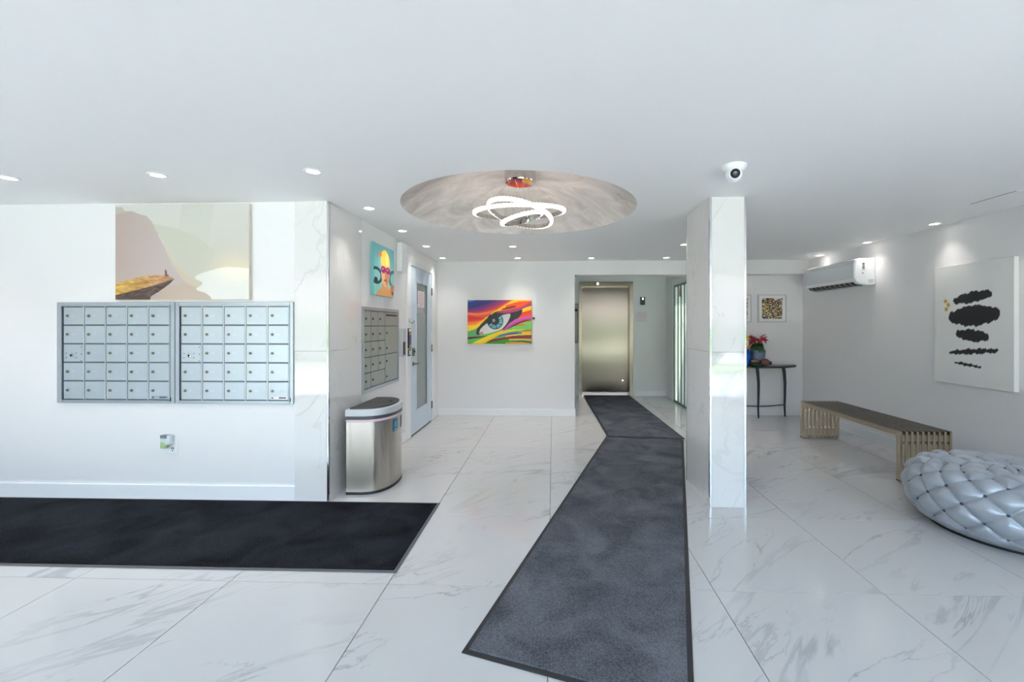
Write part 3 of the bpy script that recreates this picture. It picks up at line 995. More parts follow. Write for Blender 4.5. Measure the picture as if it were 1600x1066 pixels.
# ------------------------------------------------------------------ mailbox banks
dw, dh, px_, pz = .157, .134, .1702, .1437
me_door = mesh_from('mail_door', B(0, dw, -.006, 0, -dh, 0), M_MAIL, bevel=.0018)
me_lock = mesh_from('lock', MB().lathe([(0, 0), (.0105, 0), (.0105, .004), (.008, .006), (.008, .008), (0, .008)], (0, 0, 0), 14, 'y'), M_LOCK, smooth=30)
me_slit = mesh_from('keyhole', B(-.001, .001, -.0092, -.008, -.005, .005), M_BLACK)
me_screw = mesh_from('screw', MB().lathe([(0, 0), (.004, 0), (.003, .002), (0, .002)], (0, 0, 0), 8, 'y'), M_DARKG)
me_arrow = mesh_from('master_lock', MB().lathe([(0, 0), (.017, 0), (.016, .004), (.009, .005), (.009, .002), (0, .002)], (0, 0, 0), 18, 'y'), M_CHROME, smooth=30)
me_hole = mesh_from('master_keyhole', MB().lathe([(0, 0), (.009, 0), (.009, .0035), (0, .0035)], (0, 0, 0), 14, 'y'), M_BLACK)
me_plate = mesh_from('number_plate', B(0, .034, -.0008, 0, -.006, .006), mat('faint_plate', (190, 200, 206), .45, .4))


def mailbox_bank(x0, x1, first, label, sticker):
    y = Y_MAIL
    root = thing('mailbox_bank', ((x0 + x1) / 2, y, .737), label, 'mailbox', 'large mailbox banks on the wall')
    z0, z1 = .737, 1.515
    gx0, gx1 = first - .014, first + 4 * px_ + dw + .014
    gz1 = 1.477 + .012
    gz0 = 1.477 - 4 * pz - dh - .012
    fr = MB()
    fr.box(x0, gx0, y - .016, y, z0, z1).box(gx1, x1, y - .016, y, z0, z1).box(gx0, gx1, y - .016, y, gz1, z1).box(gx0, gx1, y - .016, y, z0, gz0)
    obj('frame', fr, M_MAIL_F, root, bevel=.002)
    lip = MB()
    t = .006
    lip.box(gx0, gx0 + t, y - .022, y - .016, gz0, gz1).box(gx1 - t, gx1, y - .022, y - .016, gz0, gz1)
    lip.box(gx0, gx1, y - .022, y - .016, gz1 - t, gz1).box(gx0, gx1, y - .022, y - .016, gz0, gz0 + t)
    obj('inner_lip', lip, M_MAIL_F, root)
    obj('back_panel', B(gx0, gx1, y - .006, y - .001, gz0, gz1), mat('mailbox_gap', (96, 104, 110), .5, .5), root)
    for c in range(1, 5):
        xx = first + c * px_ - (px_ - dw) / 2
        obj('divider', B(xx - .0035, xx + .0035, y - .0135, y - .006, gz0, gz1), mat('divider_bright', (206, 214, 220), .3, .6), root)
    for c in range(5):
        for r in range(5):
            xx, zz = first + c * px_, 1.477 - r * pz
            d = put('door', me_door, root, (xx, y - .007, zz))
            yf = y - .013
            if c == 0 and r == 2:
                k = put('master_lock', me_arrow, d, (xx + .065, yf, zz - .085))
                put('keyhole', me_hole, d, (xx + .065, yf - .0005, zz - .085))
                for sx, sz in ((.022, -.068), (.022, -.102), (.1, -.068), (.1, -.102), (.143, -.02), (.143, -.075), (.143, -.126)):
                    put('screw', me_screw, d, (xx + sx, yf, zz + sz))
            else:
                put('lock', me_lock, d, (xx + .033, yf, zz - .066))
                put('keyhole', me_slit, d, (xx + .033, yf, zz - .066))
                put('number_plate', me_plate, d, (xx + .062, yf, zz - .066))
    xx = first + 4 * px_
    s = obj('sticker', B(xx + .02, xx + .15, y - .0142, y - .013, 1.477 - 4 * pz - dh + .004, 1.477 - 4 * pz - dh + .028),
            mat('sticker_grey' if sticker else 'sticker_white', (150, 162, 172) if sticker else (232, 226, 230), .5), root)
    obj('sticker_mark', MB().box(xx + .026, xx + .04, y - .0148, y - .0142, 1.477 - 4 * pz - dh + .010, 1.477 - 4 * pz - dh + .022)
        .box(xx + .085, xx + .14, y - .0148, y - .0142, 1.477 - 4 * pz - dh + .011, 1.477 - 4 * pz - dh + .021), mat('sticker_ink', (70, 78, 92), .5), s)
    obj('corner_latch', B(gx1 + .001, gx1 + .006, y - .019, y - .016, gz0 - .002, gz0 + .03), M_BLACK, root)
    return root


mailbox_bank(-3.836, -2.900, -3.784, 'aluminium bank of twenty-five mailboxes with grey sticker, further from the marble corner', True)
mailbox_bank(-2.893, -1.972, -2.849, 'aluminium bank of twenty-five mailboxes with white sticker, next to the marble corner', False)

# parcel and mail unit on the hall wall (faces +x)
pk = thing('parcel_mailbox', (X_HALL, 4.27, .73), 'grey aluminium mail and parcel locker unit beside the portrait canvas', 'mailbox')
xw = X_HALL - .008
py0, py1, pz0, pz1 = 3.826, 4.722, .725, 1.505
fr = MB()
fr.box(xw, xw + .022, py0, py0 + .016, pz0, pz1).box(xw, xw + .022, py1 - .016, py1, pz0, pz1)
fr.box(xw, xw + .022, py0 + .016, py1 - .016, pz1 - .03, pz1).box(xw, xw + .022, py0 + .016, py1 - .016, pz0, pz0 + .03)
obj('frame', fr, M_MAIL_F, pk, bevel=.002)
obj('back_panel', B(xw, xw + .008, py0 + .016, py1 - .016, pz0 + .03, pz1 - .03), mat('mailbox_gap', (96, 104, 110)), pk)
me_plock = mesh_from('lock', MB().lathe([(0, 0), (.011, 0), (.011, .004), (.008, .008), (0, .008)], (0, 0, 0), 14, 'x'), M_DARKG, smooth=30)
cols = [3.845, 3.996, 4.168, 4.345, 4.704]
rows = [1.472, 1.329, 1.186, 1.043, .900, .757]
cells = []
for c in range(3):
    for r in range(5):
        if r == 4 and c in (1, 2):
            continue
        cells.append((cols[c], cols[c + 1], rows[r + 1], rows[r]))
cells += [(cols[1], cols[3], rows[5], rows[4])]
big = [(cols[3], cols[4], rows[1], rows[0]), (cols[3], cols[4], rows[3], rows[1]), (cols[3], cols[4], rows[5], rows[3])]
for k, (a, b, c, d) in enumerate(cells + big):
    o = obj('door', B(xw + .009, xw + .016, a + .006, b - .006, c + .004, d - .004), M_PMAIL, pk, bevel=.0015)
    if (a, b, c, d) == big[0]:
        obj('slot', B(xw + .0155, xw + .0175, a + .02, b - .03, d - .042, d - .024), M_BLACK, o)
    elif k < len(cells):
        put('lock', me_plock, o, (xw + .016, a + .04, (c + d) / 2 - .003))
    else:
        put('lock', me_plock, o, (xw + .016, a + .035, c + .06))
        put('lock', me_plock, o, (xw + .016, a + .035, d - .07))

# ------------------------------------------------------------------ bits on the hall wall
wb = thing('wall_box', (X_HALL, 4.78, 1.93), 'plain white box mounted high between portrait canvas and blue door', 'box')
obj('case', B(X_HALL - .008, X_HALL + .05, 4.70, 4.86, 1.925, 2.245), M_WHITE, wb, bevel=.01)
obj('cover', B(X_HALL + .05, X_HALL + .056, 4.708, 4.852, 1.935, 2.235), M_WHITE, wb, bevel=.002)
obj('screw', MB().lathe([(0, 0), (.004, 0), (.003, .002), (0, .002)], (X_HALL + .056, 4.84, 2.09), 10, 'x'), M_DARKG, wb)
ic = thing('intercom', (X_HALL, 4.84, .97), 'silver intercom panel with black screen beside the blue door', 'intercom')
obj('case', B(X_HALL - .008, X_HALL + .03, 4.79, 4.905, .985, 1.30), M_LGREY, ic, bevel=.004)
obj('screen', B(X_HALL + .03, X_HALL + .032, 4.80, 4.875, 1.005, 1.15), M_BLACK, ic)
XK = X_HALL + .0145
hk = thing('wall_hook', (XK, 5.04, 1.36), 'white wall hook above the bright strip beside the door', 'hook')
obj('plate', B(XK, XK + .006, 5.02, 5.055, 1.39, 1.47), M_WHITE, hk, bevel=.003)
obj('hook', MB().tube([(XK + .006, 5.037, 1.41), (XK + .012, 5.04, 1.375), (XK + .035, 5.05, 1.36), (XK + .055, 5.06, 1.375), (XK + .058, 5.063, 1.395)], .005, 8), M_STEEL_D, hk, smooth=40)
cs = thing('card_dispenser', (XK, 5.05, 1.06), 'narrow purple and gold strip under two white discs by the door', 'dispenser')
obj('back_plate', B(XK, XK + .012, 5.005, 5.10, 1.065, 1.30), M_BLACK, cs)
obj('strip', B(XK + .012, XK + .014, 5.02, 5.09, 1.075, 1.25), mat('strip_purple', (70, 50, 130), .4), cs)
obj('strip_band', MB().box(XK + .014, XK + .015, 5.02, 5.09, 1.225, 1.25).box(XK + .014, XK + .015, 5.02, 5.09, 1.075, 1.105), mat('strip_gold', (190, 160, 60), .4), cs)
for yy in (5.03, 5.075):
    obj('disc', MB().lathe([(0, 0), (.018, 0), (.016, .008), (0, .01)], (XK + .012, yy, 1.277), 14, 'x'), M_WHITE, cs, smooth=40)
sw = thing('light_switch', (XK, 5.05, .98), 'small dark switch plate with white rocker under the purple strip', 'switch')
obj('plate', B(XK, XK + .008, 5.005, 5.10, .975, 1.055), M_DARKG, sw, bevel=.002)
obj('rocker', B(XK + .008, XK + .013, 5.035, 5.075, .99, 1.04), M_WHITE, sw, bevel=.002)


def notice(name, corner, right, w, h, rgb, ink, rows_, label, out, cat='sign'):
    """a sheet of paper with rows of small print too fine to read"""
    right, out, up = Vector(right), Vector(out), Vector((0, 0, 1))
    c = Vector(corner)
    def slab(a, b, cc, d, t0, t1):
        p = [c + right * x_ - up * y_ + out * t for t in (t0, t1) for x_, y_ in ((a, cc), (b, cc), (b, d), (a, d))]
        return p, [(0, 1, 2, 3), (4, 5, 6, 7), (0, 1, 5, 4), (1, 2, 6, 5), (2, 3, 7, 6), (3, 0, 4, 7)]
    root = thing(name, tuple(c - up * h + right * w / 2), label, cat)
    obj('sheet', MB().add(*slab(0, w, 0, h, .0005, .0015)), mat('paper_%d_%d_%d' % rgb, rgb, .7), root)
    mb = MB()
    for k in range(rows_):
        y_ = h * (.14 + .74 * k / max(rows_ - 1, 1))
        f_ = (.62, .84, .78, .86, .7, .8, .5)[k % 7]
        mb.add(*slab(w * (.5 - f_ / 2), w * (.5 + f_ / 2), y_, y_ + h * .028, .0015, .0018))
    if rows_:
        obj('print', mb, mat('ink_%d_%d_%d' % ink, ink, .6), root)
    return root


notice('paper_notice', (X_HALL + .006, 5.41, 1.772), (0, 1, 0), .27, .205, (238, 234, 240), (206, 110, 120), 7, 'white paper notice taped high on the blue door glass', (1, 0, 0))
notice('paper_notice', (X_HALL + .0045, 5.335, 1.60), (0, 1, 0), .325, .12, (176, 180, 182), (140, 144, 148), 3, 'grey sheet taped below the white notice on the door glass', (1, 0, 0))
notice('paper_notice', (1.545, Y_LIFT, 1.60), (1, 0, 0), .235, .205, (226, 224, 232), (214, 160, 160), 6, 'pale notice sheet with faint red print below the lift call box', (0, -1, 0))
notice('door_sign', (X_ALC1 + .0095, 7.47, 1.965), (0, -1, 0), .15, .145, (226, 190, 190), (176, 60, 60), 4, 'small pink sign with red print on the frosted glass door', (-1, 0, 0))
cb = thing('lift_call_box', (1.684, Y_LIFT, 1.715), 'small black lift call box with a white light', 'call box')
obj('case', B(1.642, 1.726, Y_LIFT - .03, Y_LIFT, 1.718, 1.862), mat('callbox_navy', (24, 32, 48), .3), cb, bevel=.004)
obj('display', B(1.674, 1.70, Y_LIFT - .032, Y_LIFT - .03, 1.81, 1.85), mat('display_glow', (230, 240, 245), .4, emit=(225, 240, 250), estr=1.2), cb)
obj('button', MB().lathe([(0, 0), (.012, 0), (.01, .005), (0, .006)], (1.684, Y_LIFT - .03, 1.76), 14, 'y'), M_DARKG, cb, smooth=40)
fp = thing('notice_frame', (.38, Y_LIFT, 1.06), 'narrow framed notice board half hidden at the left of the lift', 'frame')
obj('frame', MB().box(.30, .478, Y_LIFT - .018, Y_LIFT, 1.0, 1.012).box(.30, .478, Y_LIFT - .018, Y_LIFT, 1.728, 1.74).box(.30, .312, Y_LIFT - .018, Y_LIFT, 1.012, 1.728)
    .box(.466, .478, Y_LIFT - .018, Y_LIFT, 1.012, 1.728), mat('frame_brown', (96, 88, 76), .4, .5), fp)
obj('sheet', B(.312, .466, Y_LIFT - .01, Y_LIFT, 1.012, 1.728), mat('sheet_grey', (176, 180, 172), .5), fp)
obj('emblem', MB().lathe([(0, 0), (.028, 0), (.028, .002), (0, .002)], (.438, Y_LIFT - .01, 1.62), 20, 'y'), M_BLACK, fp)

# wall outlet with a plug-in air freshener
wo = thing('wall_outlet', (-2.93, Y_MAIL, .35), 'white wall outlet under the mailboxes', 'outlet')
obj('plate', B(-2.962, -2.882, Y_MAIL - .007, Y_MAIL, .353, .475), M_WHITE, wo, bevel=.003)
obj('socket_holes', MB().box(-2.932, -2.926, Y_MAIL - .0085, Y_MAIL - .007, .385, .40).box(-2.918, -2.912, Y_MAIL - .0085, Y_MAIL - .007, .385, .40).box(-2.926, -2.918, Y_MAIL - .0085, Y_MAIL - .007, .370, .378), M_BLACK, wo)
af = thing('air_freshener', (-2.95, Y_MAIL - .03, .41), 'plug-in air freshener with green liquid in the wall outlet', 'air freshener')
obj('body', B(-2.985, -2.905, Y_MAIL - .05, Y_MAIL - .009, .425, .50), mat('freshener_clear', (210, 220, 222), .15, spec=.6), af, bevel=.008)
obj('cap', B(-2.98, -2.93, Y_MAIL - .055, Y_MAIL - .02, .478, .503), mat('freshener_grey', (120, 130, 138), .35), af, bevel=.004)
obj('liquid_vial', MB().lathe([(0, 0), (.022, 0), (.024, .01), (.022, .045), (.012, .055), (0, .055)], (-2.962, Y_MAIL - .034, .402), 16), mat('freshener_green', (170, 196, 140), .12), af, smooth=40)

# ------------------------------------------------------------------ trash bin: half-round steel bin, flat back to the marble
def bin_outline(grow=0.0, n=60):
    """flat back and short flat ends that run into a long smooth bow"""
    xb, yc, hx, hy, flat = -1.628, 3.665, .312, .285, .085
    g = grow
    pts = [(xb - g, yc - hy - g)]
    for k in range(n + 1):
        a = -PI / 2 + PI * k / n
        ca, sa = math.cos(a), math.sin(a)
        pts.append((xb + flat + (hx - flat + g) * abs(ca) ** .8, yc + (hy + g) * math.copysign(abs(sa) ** .9, sa)))
    pts.append((xb - g, yc + hy + g))
    return pts


tb = thing('trash_bin', (-1.48, 3.665, 0), 'half-round stainless steel trash bin with grey lid beside the marble corner', 'trash bin')
obj('base', MB().prism(bin_outline(.003), 0.001, .022), M_BLACK, tb, smooth=30)
obj('body', MB().prism(bin_outline(0), .022, .585), M_CAN, tb, smooth=30)
obj('liner_edge', MB().prism(bin_outline(.002), .572, .592), mat('bin_bag', (226, 196, 206), .4, bump=.5, bscale=40), tb, smooth=30)
obj('collar', MB().prism(bin_outline(.006), .592, .617), mat('bin_collar', (70, 73, 78), .4), tb, smooth=30)
lid = obj('lid_rim', MB().prism(bin_outline(.008), .617, .672), M_LGREY, tb, bevel=.006)
obj('lid_flap', MB().prism(bin_outline(-.018), .670, .682), M_DARKG, lid, bevel=.004)
obj('sensor', MB().lathe([(0, 0), (.014, 0), (.012, .004), (0, .004)], (-1.40, 3.72, .682), 14), M_BLACK, lid)
obj('flap_seam', B(-1.60, -1.36, 3.655, 3.661, .6818, .6828), M_BLACK, lid)
# stickers follow the front skin
def bin_patch(name, ya, yb, za, zb, m_, parent, off=0.0):
    pts = [p for p in bin_outline(.0012 + off, 200) if ya <= p[1] <= yb and p[0] > -1.53]
    mb = MB()
    v = [(p[0], p[1], z) for z in (za, zb) for p in pts]
    n = len(pts)
    mb.add(v, [(k, k + 1, n + k + 1, n + k) for k in range(n - 1)])
    return obj(name, mb, m_, parent)
s1 = bin_patch('sticker', 3.565, 3.655, .455, .555, mat('sticker_blue', (24, 92, 132), .4), tb)
bin_patch('sticker_text', 3.585, 3.635, .464, .47, M_WHITE, s1, .0006)
ring = bin_patch('sticker_ring', 3.585, 3.635, .485, .535, mat('sticker_teal', (70, 150, 180), .4), s1, .0006)
s2 = bin_patch('sticker', 3.72, 3.81, .455, .555, mat('sticker_dark', (84, 80, 84), .4), tb)
bin_patch('sticker_text', 3.74, 3.79, .464, .47, M_WHITE, s2, .0006)

# ------------------------------------------------------------------ slatted steel bench
bn = thing('slatted_bench', (3.155, 4.53, 0), 'long stainless steel slatted bench along the right wall', 'bench')
bx0, bx1, by0, by1, bh = 2.945, 3.375, 3.79, 5.285, .435
ns, sw_, sd = 10, .020, .045
pitch = (bx1 - bx0 - sw_) / (ns - 1)
sl = MB()
sl.prism([(by0, .012), (by0 + sd, .012), (by0 + sd, bh - sd), (by1 - sd, bh - sd), (by1 - sd, .012), (by1, .012), (by1, bh), (by0, bh)], 0, sw_, 'x')
me_slat = mesh_from('slat', sl, M_BENCH, bevel=.0015)
for k in range(ns):
    o = bpy.data.objects.new('slat', me_slat)
    COL.objects.link(o)
    o.parent = bn
    o.location = Vector((bx0 + k * pitch, 0, 0)) - bn.location
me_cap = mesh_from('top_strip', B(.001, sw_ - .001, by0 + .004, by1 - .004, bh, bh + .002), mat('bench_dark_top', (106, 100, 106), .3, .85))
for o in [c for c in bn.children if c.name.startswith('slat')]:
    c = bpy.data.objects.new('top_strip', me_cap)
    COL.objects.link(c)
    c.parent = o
for yy in (by0 + sd / 2, by1 - sd / 2):
    for zz in (.335, .13):
        obj('spacer_rod', B(bx0 + .004, bx1 - .004, yy - .008, yy + .008, zz - .009, zz + .009), M_BENCH, bn)
    obj('foot_bar', B(bx0, bx1, yy - sd / 2 - .001, yy + sd / 2 + .001, .006, .022), M_BENCH, bn, bevel=.001)
    for xx in (bx0 + .03, bx1 - .03):
        obj('foot', MB().lathe([(0, 0.0005), (.014, 0.0005), (.014, .006), (0, .006)], (xx, yy, 0), 14), M_BLACK, bn)
for yy in (4.2, 4.54, 4.88):
    obj('spacer_rod', B(bx0 + .004, bx1 - .004, yy - .008, yy + .008, bh - .027, bh - .009), M_BENCH, bn)

# ------------------------------------------------------------------ tufted ottoman
oc = (2.975, 2.945)
ott = thing('tufted_ottoman', (oc[0], oc[1], 0), 'round silver velvet ottoman with deep button tufting beside the bench', 'ottoman')
RO, HO = .535, .425
prof = [(.40, .012), (.44, .03), (.485, .075), (.517, .13), (.533, .19), (.533, .25), (.517, .31), (.485, .36), (.44, .395), (.38, .413), (.30, .42), (.2, .423), (.1, .425), (.0, .425)]
prof = [(r * RO / .535, z) for r, z in prof]
# resample by arc length
P = np.array(prof)
seg = np.r_[0, np.cumsum(np.hypot(*np.diff(P, axis=0).T))]
NP, NT = 150, 420
S = np.linspace(0, seg[-1], NP)
pr, pzv = np.interp(S, seg, P[:, 0]), np.interp(S, seg, P[:, 1])
for _ in range(3):
    pr[1:-1] = (pr[:-2] + 2 * pr[1:-1] + pr[2:]) / 4
    pzv[1:-1] = (pzv[:-2] + 2 * pzv[1:-1] + pzv[2:]) / 4
tr_, tz_ = np.gradient(pr), np.gradient(pzv)
nl = np.hypot(tr_, tz_)
nr, nzv = tz_ / nl, -tr_ / nl
NB, ROW = 16, .092
S0 = .105
T = np.arange(NT) * 2 * PI / NT
TT, SS = np.meshgrid(T, S)
u, v = TT * NB / PI, (SS - S0) / ROW
S_IN = S0 + 5 * ROW                                   # further in, every row has half the buttons
u = np.where(SS > S_IN, u / 2 + .5, u)
pa, pb_ = np.abs(np.sin(PI * (u + v) / 2)), np.abs(np.sin(PI * (u - v) / 2))
puff = (pa * pb_) ** .45
crease = np.minimum(pa, pb_)
puff = .75 * puff + .25 * crease ** .3
damp = np.clip((pr - .01) / .10, 0, 1)[:, None] * np.clip((SS + .0) / .03, 0, 1)
below = v < 0.0                                       # under the lowest row: only vertical pleats
pl = np.abs(np.sin(PI * u / 2)) ** .5
puff = np.where(below, .55 + .45 * pl * np.clip(1 + v, 0, 1), puff)
AMP = .038
disp = (puff - .8) * AMP * damp
RR = pr[:, None] + disp * nr[:, None]
ZZ = pzv[:, None] + disp * nzv[:, None]
V3 = np.stack([oc[0] + RR * np.cos(TT), oc[1] + RR * np.sin(TT), np.maximum(ZZ, .006)], -1).reshape(-1, 3)
ot = MB()
fs = []
for i in range(NP - 1):
    for j in range(NT):
        k = (j + 1) % NT
        fs.append((i * NT + j, i * NT + k, (i + 1) * NT + k, (i + 1) * NT + j))
ot.add(V3.tolist(), fs)
M_VELV = mat('silver_velvet', (168, 176, 186), .36, .4, sheen=.25, bump=.06, bscale=180)
obj('upholstery', ot, M_VELV, ott, smooth=180)
obj('base', MB().lathe([(0, .001), (.405, .001), (.405, .02), (0, .02)], (oc[0], oc[1], 0), 48), M_BLACK, ott)
me_btn = mesh_from('button', MB().sphere((0, 0, 0), .0105, 10, 6), mat('button_dark', (60, 72, 96), .3, .5), smooth=180)
for q in range(0, 12):
    s_ = S0 + q * ROW
    if s_ > seg[-1] - .06:
        break
    nb_ = NB if s_ <= S_IN + .001 else NB // 2
    r_, z_ = np.interp(s_, S, pr), np.interp(s_, S, pzv)
    a_r, a_z = np.interp(s_, S, nr), np.interp(s_, S, nzv)
    dd = -.8 * AMP * min(1, (r_ - .01) / .10) + .004
    for k in range(nb_):
        th = (2 * k + (q % 2)) * PI / nb_ if nb_ == NB else (2 * k + (q % 2) - .5) * PI / nb_
        put('button', me_btn, ott, (oc[0] + (r_ + dd * a_r) * math.cos(th), oc[1] + (r_ + dd * a_r) * math.sin(th), z_ + dd * a_z))

# ------------------------------------------------------------------ half-round console table and what stands on it
M_CONS = mat('console_dark', (34, 38, 48), .32)
ct = thing('console_table', (2.94, 6.4, 0), 'dark half-round console table with slim curved legs', 'table')
cxx, cyb = 2.94, Y_CONS - .02
top = [(cxx + .63 * math.cos(PI + PI * k / 40), cyb + .30 * math.sin(PI + PI * k / 40)) for k in range(41)]
obj('top', MB().prism(top, .728, .755), M_CONS, ct, bevel=.006)
def con_leg(x, y):
    pts = [(x - .015, y, .728), (x - .004, y, .64), (x + .006, y, .5), (x + .004, y, .3), (x, y, .15), (x + .006, y, .001)]
    return MB().tube(pts, [.022, .021, .019, .016, .013, .010], 12)
for x, y in ((cxx, 6.335), (3.385, 6.475), (cxx - .445, 6.475)):
    obj('leg', con_leg(x, y), M_CONS, ct, smooth=60)
arc = [(cxx - .445 + .89 * k / 24, 6.475 - .14 * math.sin(PI * k / 24), .175) for k in range(25)]
obj('stretcher', MB().tube(arc, .008, 8), M_CONS, ct, smooth=60)

pp = thing('poinsettia', (2.985, 6.43, .755), 'red poinsettia in a blue-grey pot on the console table', 'plant')
pot = obj('pot', MB().lathe([(0, .756), (.068, .756), (.078, .80), (.092, .90), (.097, .965), (.10, .975), (.092, .975), (.086, .955), (0, .955)], (2.985, 6.43, 0), 32),
          mat('pot_blue', (112, 130, 152), .5, var=.25, vscale=25, bump=.3, bscale=60), pp, smooth=50)
obj('soil', MB().lathe([(0, .957), (.086, .957)], (2.985, 6.43, 0), 24), mat('soil', (50, 38, 30), .9), pot)
for k in range(5):
    a = k * 2.4
    obj('stem', MB().tube([(2.985 + .01 * math.cos(a), 6.43 + .01 * math.sin(a), .955), (2.985 + .03 * math.cos(a), 6.43 + .03 * math.sin(a), 1.04), (2.985 + .06 * math.cos(a), 6.43 + .06 * math.sin(a), 1.13)], .005, 6),
        mat('stem_green', (70, 96, 50), .6), pp)


def leaf_mesh(name, L_, W_, droop, m_):
    pr_ = [(0, .06), (.15, .55), (.35, .95), (.55, 1), (.75, .7), (.9, .35), (1, 0.02)]
    v, f = [], []
    for t, w_ in pr_:
        z = L_ * (.22 * t - droop * t * t)
        x_ = L_ * t * (1 - .12 * droop * t)
        v += [(x_, -W_ * w_ / 2, z - .12 * W_ * w_), (x_, 0, z + .1 * W_ * w_), (x_, W_ * w_ / 2, z - .12 * W_ * w_)]
    for i in range(len(pr_) - 1):
        for q in range(2):
            a = i * 3 + q
            f.append((a, a + 1, a + 4, a + 3))
    return mesh_from(name, MB().add(v, f), m_, smooth=80)


M_RED = mat('bract_red', (176, 26, 52), .5, var=.25, vscale=20)
M_GRN = mat('leaf_green', (44, 92, 44), .45, var=.3, vscale=20)
me_red = [leaf_mesh('bract', .135, .068, .55, M_RED), leaf_mesh('bract', .115, .06, 1.0, M_RED), leaf_mesh('bract', .10, .052, .1, M_RED)]
me_grn = [leaf_mesh('leaf', .11, .055, .8, M_GRN), leaf_mesh('leaf', .10, .05, 1.4, M_GRN)]
for k in range(18):
    a = k * 2.39996 + .3
    r = .02 + .055 * ((k * 7) % 5) / 5
    o = put('bract', me_red[k % 3], pp, (2.985 + r * math.cos(a), 6.43 + r * math.sin(a), 1.12 + .045 * ((k * 3) % 4) / 3))
    o.rotation_euler = (random.uniform(-.3, .3), random.uniform(-.35, .25), a)
for k in range(16):
    a = k * 2.39996
    r = .015 + .03 * ((k * 5) % 4) / 4
    o = put('leaf', me_grn[k % 2], pp, (2.985 + r * math.cos(a), 6.43 + r * math.sin(a), 1.02 + .07 * ((k * 3) % 5) / 4))
    o.rotation_euler = (random.uniform(-.3, .3), random.uniform(-.2, .5), a)

gn = thing('figurine', (2.785, 6.42, .755), 'small painted figurine with blue body and yellow hair, half behind the column', 'figurine')
obj('body', MB().lathe([(0, .756), (.07, .756), (.078, .80), (.085, .87), (.082, .93), (.055, .985), (.03, 1.0), (0, 1.0)], (2.785, 6.42, 0), 28), mat('figurine_blue', (20, 100, 210), .3), gn, smooth=60)
obj('collar', MB().lathe([(0, .985), (.05, .985), (.066, 1.01), (.06, 1.04), (.035, 1.06), (0, 1.06)], (2.785, 6.42, 0), 24), mat('figurine_orange', (226, 140, 70), .35), gn, smooth=60)
hdz = obj('head', MB().sphere((2.785, 6.42, 1.10), .055, 22, 14), mat('figurine_skin', (236, 210, 190), .4), gn, smooth=180)
obj('beard', MB().sphere((2.785, 6.385, 1.075), .042, 16, 10, (1, .7, 1)), M_WHITE, hdz, smooth=180)
obj('hair', MB().lathe([(.058, 1.115), (.064, 1.125), (.058, 1.16), (.04, 1.185), (0, 1.195)], (2.785, 6.42, 0), 22), mat('figurine_yellow', (230, 186, 60), .4), gn, smooth=60)
obj('arm', MB().tube([(2.73, 6.37, .95), (2.71, 6.34, .90), (2.74, 6.315, .865)], [.022, .02, .018], 10), mat('figurine_blue', (20, 100, 210)), gn, smooth=60)

M_BRN = mat('ornament_brown', (112, 74, 66), .3, var=.3, vscale=18)
r1 = thing('brown_ornament', (3.02, 6.30, .755), 'brown glazed round ornament with a short snout before the poinsettia pot', 'ornament')
obj('body', MB().sphere((3.02, 6.30, .808), .053, 24, 14, (1.2, .85, 1)), M_BRN, r1, smooth=180)
obj('snout', MB().sphere((3.085, 6.29, .80), .028, 16, 10, (1.0, .9, .95)), mat('ornament_dark', (64, 48, 40), .3), r1, smooth=180)
r2 = thing('brown_ornament', (2.885, 6.295, .755), 'brown glazed ornament resting on green leaf-shaped dish', 'ornament')
obj('body', MB().sphere((2.885, 6.30, .822), .042, 22, 12, (1.5, .8, .8)), M_BRN, r2, smooth=180)
gd = obj('leaf_dish', MB().lathe([(0, .757), (.04, .757), (.075, .775), (.085, .792), (.075, .79), (.04, .776), (0, .774)], (2.885, 6.30, 0), 28, squash=(1.1, .75)), mat('dish_green', (34, 104, 66), .35, var=.3, vscale=20), None, smooth=50,
         label='green leaf-shaped dish on the console table', cat='dish', at=(2.885, 6.30, .757))

# ------------------------------------------------------------------ wall air conditioner
ac = thing('air_conditioner', (X_RIGHT, 5.60, 1.80), 'white wall mounted air conditioner above the bench end', 'air conditioner')
ax0 = 3.455
pro = [(X_RIGHT - .001, 1.80), (3.60, 1.797), (3.505, 1.812), (3.468, 1.85), (ax0, 1.90), (ax0, 2.03), (3.470, 2.085), (3.50, 2.105), (X_RIGHT - .001, 2.112)]
obj('body', MB().prism(pro, 5.10, 6.10, 'y'), M_WHITE, ac, bevel=.012)
fpn = [(ax0 - .006, 1.875), (ax0 - .006, 2.04), (3.462, 2.088), (3.475, 2.09), (ax0 + .004, 2.03), (ax0 + .004, 1.88)]
obj('front_panel', MB().prism(fpn, 5.108, 6.092, 'y'), mat('ac_panel', (222, 226, 232), .25), ac, bevel=.003)
vent = obj('air_outlet', MB().prism([(3.476, 1.832), (3.503, 1.806), (3.585, 1.793), (3.588, 1.803), (3.51, 1.82), (3.484, 1.842)], 5.16, 6.04, 'y'), M_BLACK, ac)
obj('louver', MB().prism([(3.535, 1.788), (3.60, 1.782), (3.602, 1.787), (3.537, 1.794)], 5.16, 6.04, 'y'), M_LGREY, vent)
for k in range(9):
    yy = 5.22 + k * .094
    obj('vane', MB().prism([(3.474, 1.83), (3.502, 1.804), (3.53, 1.799), (3.51, 1.818), (3.482, 1.84)], yy, yy + .008, 'y'), M_LGREY, vent)
lb = obj('rating_label', B(3.535, 3.585, 5.0985, 5.0995, 1.97, 2.06), M_PAPER, ac)
bars = MB()
for k in range(6):
    bars.box(3.54, 3.565, 5.0975, 5.0985, 1.976 + k * .0135, 1.976 + k * .0135 + (.006, .010, .008)[k % 3])
obj('label_print', bars, M_DARKG, lb)
obj('label_dot', MB().lathe([(0, 0), (.007, 0), (.007, .001), (0, .001)], (3.545, 5.099, 1.935), 12, 'y'), M_DARKG, ac)
